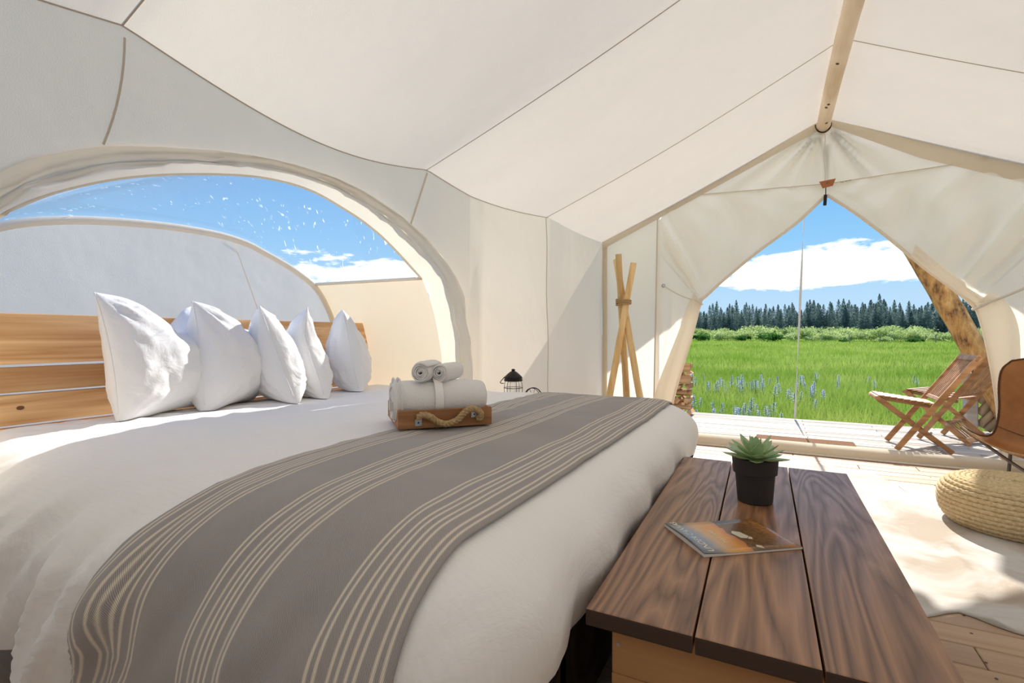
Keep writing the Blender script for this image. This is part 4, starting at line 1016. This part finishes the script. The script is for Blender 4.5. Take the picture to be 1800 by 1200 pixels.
# ------------------------------------------------------------ folding deck chairs
def fchair():
    t = thing('folding_chair', '', 'folding chair')
    Wd = .46
    A0, A1 = Vector((.0, 0, .012)), Vector((.58, 0, .865)); B0, B1 = Vector((-.115, 0, .455)), Vector((.405, 0, .012))
    for y in (0, Wd):                               # back stiles run down to the front feet
        obj('stile', beam(A0+Vector((0, y, 0)), A1+Vector((0, y, 0)), .022, .045, (1, 0, .6)), M_teak, t)
    for y in (.032, Wd-.032): obj('leg', beam(B0+Vector((0, y, 0)), B1+Vector((0, y, 0)), .020, .042, (1, 0, .6)), M_teak, t)
    d = (A1-A0).normalized(); nrm = Vector((-d.z, 0, d.x))
    top = A1-d*.03
    obj('top_rail', beam(top+Vector((0, -.012, 0))+nrm*.004, top+Vector((0, Wd+.012, 0))+nrm*.004, .060, .030, nrm, .006), M_teak, t)
    low = A0+d*.56
    obj('back_rail', beam(low+Vector((0, .011, 0)), low+Vector((0, Wd-.011, 0)), .035, .020, nrm), M_teak, t)
    for k in range(9):
        y = .045+(Wd-.09)*k/8
        obj('back_slat', beam(low+Vector((0, y, 0)), top+Vector((0, y, 0)), .024, .010, nrm, .002), M_teak, t)
    db = (B1-B0).normalized(); nb2 = Vector((db.z, 0, -db.x))
    for f in (.60, .93):
        p = B0.lerp(B1, f); obj('leg_rail', beam(p+Vector((0, .042, 0)), p+Vector((0, Wd-.042, 0)), .05 if f > .9 else .03, .018, nb2), M_teak, t)
    for k in range(8):
        y = .065+(Wd-.13)*k/7
        obj('leg_slat', beam(B0.lerp(B1, .60)+Vector((0, y, 0)), B0.lerp(B1, .93)+Vector((0, y, 0)), .020, .009, nb2, .002), M_teak, t)
    # seat
    S0, S1 = Vector((-.13, 0, .478)), Vector((.30, 0, .418))
    for y in (.055, Wd-.055): obj('seat_rail', beam(S0+Vector((0, y, -.012)), S1+Vector((0, y, -.012)), .022, .028), M_teak, t)
    for k in range(9):
        p = S0.lerp(S1, (k+.5)/9)+Vector((0, 0, .012)); obj('seat_slat', beam(p+Vector((0, .03, 0)), p+Vector((0, Wd-.03, 0)), .040, .012, (0, 0, 1), .002), M_teak, t)
    obj('seat_front_rail', tube([(-.128, .016+(Wd-.032)*k/4, .462) for k in range(5)], .021, 12), M_teak, t, smooth=True)
    px = Vector((.235, 0, .205+.0)); 
    for y in (-.016, Wd+.006): obj('pivot_bolt', lathe([(0, 0), (.010, 0), (.010, .006), (0, .009)], 12), M_steel, t, loc=(.243, y, .162 if 0 else .370*.0+.357*.0+.185), rot=(pi/2 if y < 0 else -pi/2, 0, 0))
    return t
def copytree(o, loc, rz=0):
    r = o.copy(); C.objects.link(r); r.location = loc; r.rotation_euler = (0, 0, rz)
    for ch in list(o.children):
        c = ch.copy(); C.objects.link(c); c.parent = r
        for g in list(ch.children):
            g2 = g.copy(); C.objects.link(g2); g2.parent = c
    return r
c1 = fchair(); c1.location = (.985, 5.66, 0); c1['label'] = 'teak folding chair on the deck, the one nearer the sill'; c1['group'] = 'teak folding chairs on the deck'
c2 = copytree(c1, (1.295, 6.41, 0), radians(-36.7)); c2['label'] = 'teak folding chair half hidden behind the nearer one at the deck edge'

# ------------------------------------------------------------ leather sling chair
bc = thing('sling_chair', 'tan leather butterfly chair with stitched edges beside the doorway', 'chair', (1.6, 4.5, 0))
K0 = [(1.18, 4.67, .40), (1.30, 4.73, .335), (1.385, 4.77, .35), (1.425, 4.80, .50), (1.43, 4.82, .68), (1.45, 4.83, .80), (1.50, 4.82, .865)]
K1 = [(1.39, 4.36, .285), (1.52, 4.45, .235), (1.65, 4.54, .275), (1.73, 4.60, .45), (1.76, 4.62, .66), (1.78, 4.64, .82), (1.80, 4.65, .915)]
K2 = [(1.62, 4.02, .40), (1.74, 4.10, .335), (1.86, 4.2, .35), (1.93, 4.27, .50), (1.97, 4.31, .68), (2.0, 4.35, .80), (2.02, 4.40, .865)]
q0, q1, q2 = catm(K0, 44), catm(K1, 44), catm(K2, 44); V = []
for j in range(45):
    for i in range(33):
        u = i/32; L0, L1, L2 = 2*(u-.5)*(u-1), -4*u*(u-1), 2*u*(u-.5); V.append(q0[j]*L0+q1[j]*L1+q2[j]*L2)
sg = place(obj('leather_sling', (V, gridc(32, 44)), M_leather, bc, smooth=True), bc)
ms_ = sg.modifiers.new('t', 'SOLIDIFY'); ms_.thickness = .006
edge = [V[j*33] for j in range(45)]+[V[44*33+i] for i in range(1, 33)]
place(obj('stitching', rope3(catm(edge, 260), .0062, .022, n=5), M_leatherd, bc, smooth=True), bc)
place(obj('stitching', rope3(catm([V[i] for i in range(33)], 120), .0062, .022, n=5), M_rope, bc, smooth=True), bc)
place(obj('stitching', rope3([V[j*33+32] for j in range(45)], .0062, .022, n=5), M_leatherd, bc, smooth=True), bc)
row = 24; place(obj('cross_seam', tube([Vector(V[17*33+i])+Vector((-.006, -.004, .004)) for i in range(33)], .0022, 5), M_leatherd, bc, smooth=True), bc)
M_iron = mat('weathered_iron', (.13, .11, .10), .5, .6)
for nm, P in (('frame_rod', [(1.185, 4.67, .39), (1.45, 4.40, .16), (1.72, 4.22, .012)]), ('frame_rod', [(1.62, 4.02, .39), (1.58, 4.35, .16), (1.52, 4.84, .012)]),
              ('frame_rod', [(1.49, 4.87, .80), (1.52, 4.90, .30), (1.50, 4.88, .012)]), ('frame_rod', [(2.08, 4.44, .80), (2.10, 4.50, .30), (2.05, 4.70, .012)]),
              ('frame_rod', [(1.42, 4.28, .012), (1.72, 4.22, .012)]), ('frame_rod', [(1.52, 4.84, .012), (2.0, 4.75, .012)]), ('frame_rod', [(1.30, 4.30, .012), (1.45, 4.40, .16)])):
    place(obj(nm, tube(catm(P, 12) if len(P) > 2 else P, .011, 8), M_iron, bc, smooth=True), bc)

# ------------------------------------------------------------ outside: awning, strap, log leg, railing, firewood
def awn(u, v):      # u across -1..1, v out from the wall
    dx = (u*2-1)*2.25; y1 = 6.42+.40*abs(dx); y = 5.33+(y1-5.33)*v
    return (RX+dx, y, 3.02-.458*abs(dx)-.02*sin(pi*v))
obj('awning', grid(awn, 44, 16), M_fly, smooth=True, label='canvas awning reaching out over the deck from the gable', cat='awning')
def sp_(k, n=40):
    t = k/n; return Vector((.233+(.32-.233)*t, 7.20+(6.44-7.20)*t, .012+(2.98-.012)*t))
V = []
for k in range(41):
    p = sp_(k); a = k*.16; V += [p+Vector((.012*cos(a), .012*sin(a), 0)), p-Vector((.012*cos(a), .012*sin(a), 0))]
o = obj('webbing_strap', (V, [(2*i, 2*i+1, 2*i+3, 2*i+2) for i in range(40)]), M_strap, smooth=True, label='pale webbing strap running from the awning tip down to the deck edge', cat='strap')
mo = o.modifiers.new('t', 'SOLIDIFY'); mo.thickness = .003; mo.offset = 0
# second foot of the strap's guy, its shadow side
# leaning log leg with flaking bark
P = [Vector((2.36, 6.95, -.30)).lerp(Vector((.86, 7.05, 3.1)), k/30)+Vector((.05*sin(pi*k/30), 0, 0)) for k in range(31)]
obj('leaning_log', tube(P, [.125-.030*k/30 for k in range(31)], 20, rf=lambda i, a: 1+.10*NZ(i*.45, a*1.3, 2)+.05*NZ(i*1.8, a*4, 5)), M_log, smooth=True, label='thick leaning log with flaking orange bark propped outside the door', cat='log')
# half-log screen of diagonal poles
rs = thing('pole_screen', 'railing screen of weathered diagonal poles beyond the folding chairs', 'railing', (2.1, 7.1, 0))
place(obj('post', bbox(1.83, 1.935, 7.06, 7.18, 0, .64, .008, 1), M_deck, rs), rs)
place(obj('post', tube([(2.55, 7.12, 0), (2.55, 7.12, 1.2)], .06, 12), M_rail, rs, smooth=True), rs)
slope = Vector((.62, 0, .80)).normalized()
for k in range(-7, 13):
    x0 = 1.42+.098*k-.25
    # clip each diagonal to a trapezoid: z from .03 to the sloping top line
    a = Vector((x0+.55, 7.12, .03)); tmax = 1.75
    # left limit x>=1.84, right limit 2.52, top z<=1.15-(2.52-x)*.0
    s0 = max(0, (1.95-a.x)/slope.x); s1 = min((2.52-a.x)/slope.x, (1.12)/slope.z, max(0, (.42+1.0*(a.x-1.84)-a.z)/(slope.z-1.0*slope.x)) if slope.z > slope.x else 9)
    if s1-s0 < .06: continue
    p, q = a+slope*s0, a+slope*s1
    place(obj('diagonal_pole', tube([p.lerp(q, k2/5)+Vector((0, .01*NZ(k, k2), 0)) for k2 in range(6)], .040+.006*NZ(k*1.7, 2), 10, rf=lambda i, an: 1+.07*NZ(i, an, k)), M_rail, rs, smooth=True), rs)
# firewood
def splitlog(L, r, kind, sd_):
    rr = random.Random(sd_)
    if kind == 0: pts = [(0, 0)]+[(r*cos(a), r*sin(a)) for a in [k*pi/2/5 for k in range(6)]]
    elif kind == 1: pts = [(r*cos(a), r*sin(a)) for a in [k*pi/7 for k in range(8)]]
    else: pts = [(-r*.6, -r*.45), (r*.6, -r*.5), (r*.7, r*.3), (r*.1, r*.6), (-r*.55, r*.45)]
    cx = sum(p[0] for p in pts)/len(pts); cy = sum(p[1] for p in pts)/len(pts)
    pts = [((x-cx)*rr.uniform(.9, 1.1), (y-cy)*rr.uniform(.9, 1.1)) for x, y in pts]; n = len(pts); V = []
    for k in range(5):
        for x, y in pts: V.append((x*(1+.05*NZ(k, x*30)), -L/2+L*k/4, y*(1+.05*NZ(k, y*30, 4))))
    F = [(k*n+i, k*n+(i+1) % n, (k+1)*n+(i+1) % n, (k+1)*n+i) for k in range(4) for i in range(n)]
    F += [tuple(range(n-1, -1, -1)), tuple(4*n+i for i in range(n))]
    V, F = V, [tuple(reversed(f)) for f in F]; return V, F
rf_ = random.Random(12); z = 0.045; layer = 0
LF = ['split firewood log low in the stack at the left of the deck', 'split firewood log halfway up the stack at the left of the deck', 'split firewood log near the top of the stack at the left of the deck']
while z < .68:
    if layer % 2 == 0:   # ends towards the tent
        for k in range(5):
            r = rf_.uniform(.048, .062); o = obj('firewood_log', splitlog(.36, r, rf_.choice([0, 1, 2]), layer*9+k), M_split, smooth=False, label=LF[min(2, int(z/.22))], cat='firewood', group='firewood stacked on the deck, '+('lower third', 'middle third', 'upper third')[min(2, int(z/.22))])
            o.location = (-1.40+.105*k+rf_.uniform(-.008, .008), 6.86+rf_.uniform(-.03, .03), z); o.rotation_euler = (0, rf_.uniform(0, 6.28), rf_.uniform(-.06, .06))
    else:
        for k in range(3):
            r = rf_.uniform(.045, .058); o = obj('firewood_log', splitlog(.50, r, rf_.choice([0, 1, 2]), layer*9+k), M_split, label=LF[min(2, int(z/.22))], cat='firewood', group='firewood stacked on the deck, '+('lower third', 'middle third', 'upper third')[min(2, int(z/.22))])
            o.location = (-1.21+rf_.uniform(-.03, .03), 6.72+.13*k, z); o.rotation_euler = (0, 0, pi/2+rf_.uniform(-.06, .06))
            o.rotation_euler.rotate_axis('Y', rf_.uniform(0, 6.28))
    z += .085; layer += 1
# zip pull, leather patch and ink stamp at the flap's apex
zp = thing('zip_pull', 'dark zip pull hanging at the peak of the door opening', 'zip pull', (.405, YF-.09, 2.31))
obj('cord', tube([(0, 0, .03), (0, 0, -.03)], .004, 6), M_black, zp)
obj('grip', bbox(-.013, .013, -.007, .007, -.125, -.03, .006, 2), M_black, zp, rot=(0, .06, 0))
M_patch = mat('leather_patch', (.40, .14, .05), .6)
pa = obj('leather_patch', ([(-.062, 0, .028), (.062, 0, .040), (.040, 0, -.020), (-.036, 0, -.034), (-.062, -.004, .028), (.062, -.004, .040), (.040, -.004, -.020), (-.036, -.004, -.034)], [(0, 1, 2, 3), (7, 6, 5, 4), (0, 4, 5, 1), (1, 5, 6, 2), (2, 6, 7, 3), (3, 7, 4, 0)]), M_patch, fr_, loc=(.418, YF-.085, 2.372), label='brown leather patch marked #1')
textmesh('#1', .026, M_dark, pa, 'patch_lettering', lambda x, y: Vector((x-.012, -.0055, y+.002)))
textmesh('No. 40153', .019, M_dark, fr_, 'ink_stamp', lambda x, y: Vector((.515+x*.9, YF-.082, 2.368+y+.10*x)))

# ------------------------------------------------------------ meadow
GZ = -.42
def gmat(t, b):
    v = coords(t, (1, 1, 1)); n = tex(t, v, .12, 5, .6); n2 = tex(t, coords(t, (.35, 1.6, 1)), .5, 5, .65)
    a = nn(t, 'ShaderNodeMath', operation='MULTIPLY_ADD'); a.inputs[1].default_value = .6; t.links.new(n2, a.inputs[0]); t.links.new(n, a.inputs[2])
    r = ramp(t, [(.55, (.12, .22, .024)), (.75, (.21, .34, .045)), (.95, (.36, .45, .10))]); t.links.new(a.outputs[0], r.inputs[0]); t.links.new(r.outputs[0], b.inputs['Base Color'])
    bump(t, b, tex(t, v, 6, 5, .7), 1, .2)
M_ground = mat('meadow_ground', (.12, .3, .03), 1, spec=0, build=gmat)
gr = obj('ground', box(-260, 320, 7.3, 700, GZ-2, GZ), M_ground, kind='structure')
gr2 = obj('ground', box(-260, 320, -60, 7.3, GZ-2, GZ), mat('tan_bounce_earth', (.50, .41, .30), 1, spec=0), kind='structure')  # unseen ground round the tent, made tan to bounce warm light into the walls
def blade(nm, base, tip):
    m = bpy.data.materials.new(nm); m.use_nodes = True; t = m.node_tree; t.nodes.clear()
    o = nn(t, 'ShaderNodeOutputMaterial'); d = nn(t, 'ShaderNodeBsdfDiffuse'); l = nn(t, 'ShaderNodeBsdfTranslucent'); x = nn(t, 'ShaderNodeMixShader'); x.inputs[0].default_value = .5
    g = nn(t, 'ShaderNodeNewGeometry'); v = coords(t, (1, 1, 1)); n = tex(t, v, .35, 4, .6); n2 = tex(t, coords(t, (.4, 1.4, 0)), .22, 4, .6)
    a = nn(t, 'ShaderNodeMath', operation='ADD'); t.links.new(n, a.inputs[0]); t.links.new(n2, a.inputs[1])
    r = ramp(t, [(.40, base), (.62, tip)]); h = nn(t, 'ShaderNodeMath', operation='MULTIPLY'); h.inputs[1].default_value = .5; t.links.new(a.outputs[0], h.inputs[0]); t.links.new(h.outputs[0], r.inputs[0])
    for q in (d, l): t.links.new(r.outputs[0], q.inputs[0])
    t.links.new(d.outputs[0], x.inputs[1]); t.links.new(l.outputs[0], x.inputs[2]); t.links.new(x.outputs[0], o.inputs[0]); return m
M_grass = blade('grass_blades', (.17, .32, .03), (.46, .54, .14))
rg = np.random.RandomState(3)
def field(n, y0, y1, h, wd, xpad):
    y = y0+(y1-y0)*rg.rand(n)**1.25
    # sector seen through the doorway with margin to both sides
    lo = -.42*y-1.5-xpad; hi = .55*y+2.5+xpad; x = lo+(hi-lo)*rg.rand(n)
    a = rg.rand(n)*np.pi; hh = h*(.55+.65*rg.rand(n)); ww = wd*(.7+.6*rg.rand(n)); ln = rg.randn(n, 2)*.22*hh[:, None]
    V = np.zeros((n, 5, 3)); dx, dy = np.cos(a)*ww, np.sin(a)*ww
    V[:, 0] = np.stack([x-dx, y-dy, np.full(n, GZ)], 1); V[:, 1] = np.stack([x+dx, y+dy, np.full(n, GZ)], 1)
    V[:, 2] = np.stack([x-dx*.7+ln[:, 0]*.4, y-dy*.7+ln[:, 1]*.4, GZ+hh*.6], 1); V[:, 3] = np.stack([x+dx*.7+ln[:, 0]*.4, y+dy*.7+ln[:, 1]*.4, GZ+hh*.6], 1)
    V[:, 4] = np.stack([x+ln[:, 0], y+ln[:, 1], GZ+hh], 1)
    V = V[(y > 7.32)]; n = len(V)
    m = bpy.data.meshes.new('grass'); m.vertices.add(n*5); m.vertices.foreach_set('co', V.reshape(-1))
    base = np.arange(n)[:, None]*5; tri = np.concatenate([base+np.array([[0, 1, 3]]), base+np.array([[0, 3, 2]]), base+np.array([[2, 3, 4]])], 1).reshape(-1)
    m.loops.add(len(tri)); m.loops.foreach_set('vertex_index', tri.astype(np.int32)); m.polygons.add(n*3); m.polygons.foreach_set('loop_start', np.arange(0, n*9, 3, dtype=np.int32))
    m.polygons.foreach_set('loop_total', np.full(n*3, 3, dtype=np.int32)); m.update(); m.validate(); m.materials.append(M_grass); return m
gg = obj('meadow_grass', field(130000, 7.4, 18, .42, .0045, 1), None, label='tall bright green meadow grass right behind the deck', cat='grass', kind='stuff')
g2 = obj('meadow_grass', field(120000, 17, 60, .40, .012, 2), None, label='green meadow grass stretching away in the middle distance', cat='grass', kind='stuff')
g3 = obj('meadow_grass', field(60000, 55, 125, .42, .035, 4), None, label='distant meadow grass before the willow bushes', cat='grass', kind='stuff')
# blue camas flowers
M_blue = mat('camas_blue', (.20, .27, .85), .7, Subsurface_Weight=0); M_stem = mat('flower_stem', (.10, .25, .04), .8)
def camas(sd_):
    r_ = random.Random(sd_); H_ = .52+.1*r_.random(); ms = [tube([(0, 0, 0), (.01, 0, H_*.6), (.0, .01, H_)], .004, 4)]; nst = 8
    V, F = ms[0]; fm = len(F)
    for k in range(16):
        z = H_*(.62+.40*k/16); a = k*2.4; rr = .026*(1-k/20)
        for j in range(4):
            b = a+j*pi/2; c = Vector((rr*cos(a), rr*sin(a), z)); p1 = c+Vector((.020*cos(b), .020*sin(b), .008)); s = Vector((-sin(b), cos(b), 0))*.006
            o_ = len(V); V = V+[c, c.lerp(p1, .5)+s, p1, c.lerp(p1, .5)-s]; F = F+[(o_, o_+1, o_+2, o_+3)]
    m = bpy.data.meshes.new('camas'); m.from_pydata([tuple(v) for v in V], [], F); m.materials.append(M_stem); m.materials.append(M_blue)
    for i, p in enumerate(m.polygons): p.material_index = 1 if i >= fm else 0
    return m
CM = [camas(k) for k in range(4)]; rc = random.Random(8)
def flower(x, y, s, lab, grp):
    obj('camas_flower', CM[rc.randrange(4)], None, label=lab, cat='flower', group=grp, loc=(x, y, GZ+.004), rot=(rc.uniform(-.08, .08), rc.uniform(-.08, .08), rc.uniform(0, 6))).scale = (s*1.7, s*1.7, s)
for cx, cy, n, sp_r, wh_ in ((-.95, 8.1, 9, .22, 'beside the firewood'), (-.55, 7.9, 13, .20, 'in the thickest clump by the deck'), (-.25, 8.1, 9, .16, 'midway between firewood and strap'), (.0, 7.95, 4, .12, 'close to the strap'), (-1.0, 8.6, 4, .3, 'just behind the firewood')):
    for k in range(n): flower(cx+rc.gauss(0, sp_r), max(7.5, cy+rc.gauss(0, .3)), rc.uniform(.62, .82), 'blue camas flower spike in the near grass, '+wh_, 'near blue camas '+wh_)
for cx, cy, n, sp_r, wh_ in ((-1.35, 11.5, 9, .35, 'above the firewood'), (-.6, 12.2, 12, .45, 'right of the firewood'), (.0, 12.0, 18, .55, 'left of the strap'), (.5, 11.0, 8, .35, 'beside the strap'), (3.4, 15, 10, 1.2, 'behind the folding chairs'), (1.2, 13, 8, 1.0, 'right of the strap')):
    for k in range(n): flower(cx+rc.gauss(0, sp_r), max(9.5, cy+rc.gauss(0, .9)), rc.uniform(.72, .9), 'blue camas flower spike far out in the meadow, '+wh_, 'far blue camas '+wh_)

# willow bushes
def leafcloud(rx, ry, rz_, n, sz, sd_, mt, name):
    r_ = np.random.RandomState(sd_); 
    lob = r_.randn(9, 3)*np.array([.42, .42, .18]); lob[:, 2] = abs(lob[:, 2])
    c = lob[r_.randint(0, 9, n)]+r_.randn(n, 3)*.22; nr2 = np.linalg.norm(c*[1, 1, 1.0], axis=1); c = c/np.maximum(1, nr2/1.0)[:, None]
    c = c*np.array([rx, ry, rz_*.55])+np.array([0, 0, rz_*.45]); c[:, 2] = np.maximum(c[:, 2], .05)
    q = r_.randn(n, 3, 3)*sz; V = (c[:, None, :]+q).reshape(-1, 3); V[:, 2] = np.maximum(V[:, 2], .0)
    m = bpy.data.meshes.new(name); m.vertices.add(n*3); m.vertices.foreach_set('co', V.reshape(-1)); m.loops.add(n*3); m.loops.foreach_set('vertex_index', np.arange(n*3, dtype=np.int32))
    m.polygons.add(n); m.polygons.foreach_set('loop_start', np.arange(0, n*3, 3, dtype=np.int32)); m.polygons.foreach_set('loop_total', np.full(n, 3, dtype=np.int32)); m.update(); m.materials.append(mt); return m
M_will = blade('willow_leaves', (.36, .46, .14), (.62, .70, .32)); M_willd = blade('dark_bush_leaves', (.04, .12, .02), (.10, .22, .05))
WB = [leafcloud(3.6, 2.4, 2.9, 2200, .12, k, M_will, 'willow_bush') for k in range(4)]; DB = [leafcloud(2.2, 1.8, 1.9, 1000, .12, 20+k, M_willd, 'dark_bush') for k in range(2)]
def atpx(u_px, Y):   # X of image column u_px at depth Y, for spacing things evenly across the view
    u = (u_px-900)/888; return Y*(-.4602+.8878*u)/(.8878+.4602*u)
def where(px):
    for lim, s_ in ((1235, 'behind the left door flap'), (1300, 'just right of the left door flap'), (1350, 'above the broad dark bush'), (1395, 'just left of the strap'), (1440, 'just right of the strap'), (1500, 'over the small low dark bush'),
                    (1560, 'over the third fence post'), (1620, 'above the folding chairs'), (1690, 'left beside the leaning log'), (1750, 'right beside the leaning log')):
        if px < lim: return s_
    return 'behind the right door flap'
rw = random.Random(5)
for row_, (Y, n, s) in enumerate(((112, 26, .85), (124, 26, 1.0), (138, 24, 1.25))):
    for k in range(n):
        px = 1170+(1850-1170)*(k+rw.random()*.9)/n; yy = Y+rw.uniform(-4, 4)
        o = obj('willow_bush', WB[rw.randrange(4)], None, label='pale green willow bush in the %s row, %s' % (('front', 'middle', 'back')[row_], where(px)), cat='bush', group=('front row', 'middle row', 'back row')[row_]+' of willow bushes, '+where(px), loc=(atpx(px, yy), yy, GZ-.05), rot=(0, 0, rw.uniform(0, 6)))
        sc_ = s*rw.uniform(.6, 1.15); o.scale = (sc_, sc_, sc_*rw.uniform(.85, 1.15))
for px, Y, s, lab in ((1233, 100, 1.15, 'dark round bush at the far left edge of the meadow'), (1305, 108, .9, 'grey-green bush left of the broad dark bush'), (1356, 100, 1.25, 'broad dark green bush in the meadow left of the strap'), (1484, 100, .5, 'small low dark bush in the meadow right of the strap'), (1606, 100, .65, 'small dark bush in the meadow left of the leaning log'), (1553, 104, .5, 'tiny pale bush between the two small dark bushes')):
    o = obj('dark_bush', (WB if 'pale' in lab else DB)[0], None, label=lab, cat='bush', loc=(atpx(px, Y), Y, GZ-.02), rot=(0, 0, px)); o.scale = (s, s, s*.9)
# fence posts
for px in (1444, 1493, 1547, 1645):
    obj('fence_post', bbox(-.07, .07, -.07, .07, 0, 1.5, .01, 1), M_rail, label='weathered fence post before the willows, %s' % {1444: 'nearest right of the strap', 1493: 'second right of the strap', 1547: 'third right of the strap', 1645: 'closest to the leaning log'}[px], cat='post', group='fence posts at the meadow edge', loc=(atpx(px, 97), 97, GZ))
# conifers
M_con = blade('hazed_conifer_needles', (.15, .215, .20), (.26, .35, .30))  # distance haze put into the needle colour: lighter and bluer
def conifer(H_, R_, n, sd_):
    r_ = np.random.RandomState(sd_); t = r_.rand(n)**.8; z = H_*(.06+.94*t); rad = R_*(1-t)**.8*(.55+.45*np.abs(np.sin(t*38+r_.rand())))*(r_.rand(n)**.45)
    a = r_.rand(n)*2*np.pi; c = np.stack([rad*np.cos(a), rad*np.sin(a), z-rad*.25], 1); q = r_.randn(n, 3, 3)*np.array([.26, .26, .20])*(1.15-.75*t)[:, None, None]
    V = (c[:, None]+q).reshape(-1, 3)
    V = np.concatenate([V, [[-.15, 0, 0], [.15, 0, 0], [0, 0, H_*1.02], [0, -.15, 0], [0, .15, 0], [0, 0, H_*1.02]]]); n = n+2
    m = bpy.data.meshes.new('conifer'); m.vertices.add(n*3); m.vertices.foreach_set('co', V.reshape(-1)); m.loops.add(n*3); m.loops.foreach_set('vertex_index', np.arange(n*3, dtype=np.int32))
    m.polygons.add(n); m.polygons.foreach_set('loop_start', np.arange(0, n*3, 3, dtype=np.int32)); m.polygons.foreach_set('loop_total', np.full(n, 3, dtype=np.int32)); m.update(); m.materials.append(M_con); return m
CT = [conifer(14+k % 3, 3.5+.4*(k % 2), 2200, 40+k) for k in range(6)]
rt = random.Random(17)
for row_, (Y, n) in enumerate(((205, 100), (216, 100), (228, 100))):
    for k in range(n):
        px = 1130+(1900-1130)*(k+rt.random())/n; yy = Y+rt.uniform(-4, 4)
        o = obj('conifer', CT[rt.randrange(6)], None, label='dark conifer in the %s row of the forest, %s' % (('front', 'second', 'back')[row_], where(px)), cat='tree', group=('front', 'second', 'back')[row_]+' row of the forest, '+where(px), loc=(atpx(px, yy), yy, GZ-.3), rot=(0, 0, rt.uniform(0, 6)))
        sc_ = rt.uniform(.62, .92)*(1.18 if rt.random() < .08 else 1)*(1, 1, 1.03)[row_]; o.scale = (sc_*1.05, sc_*1.05, sc_)
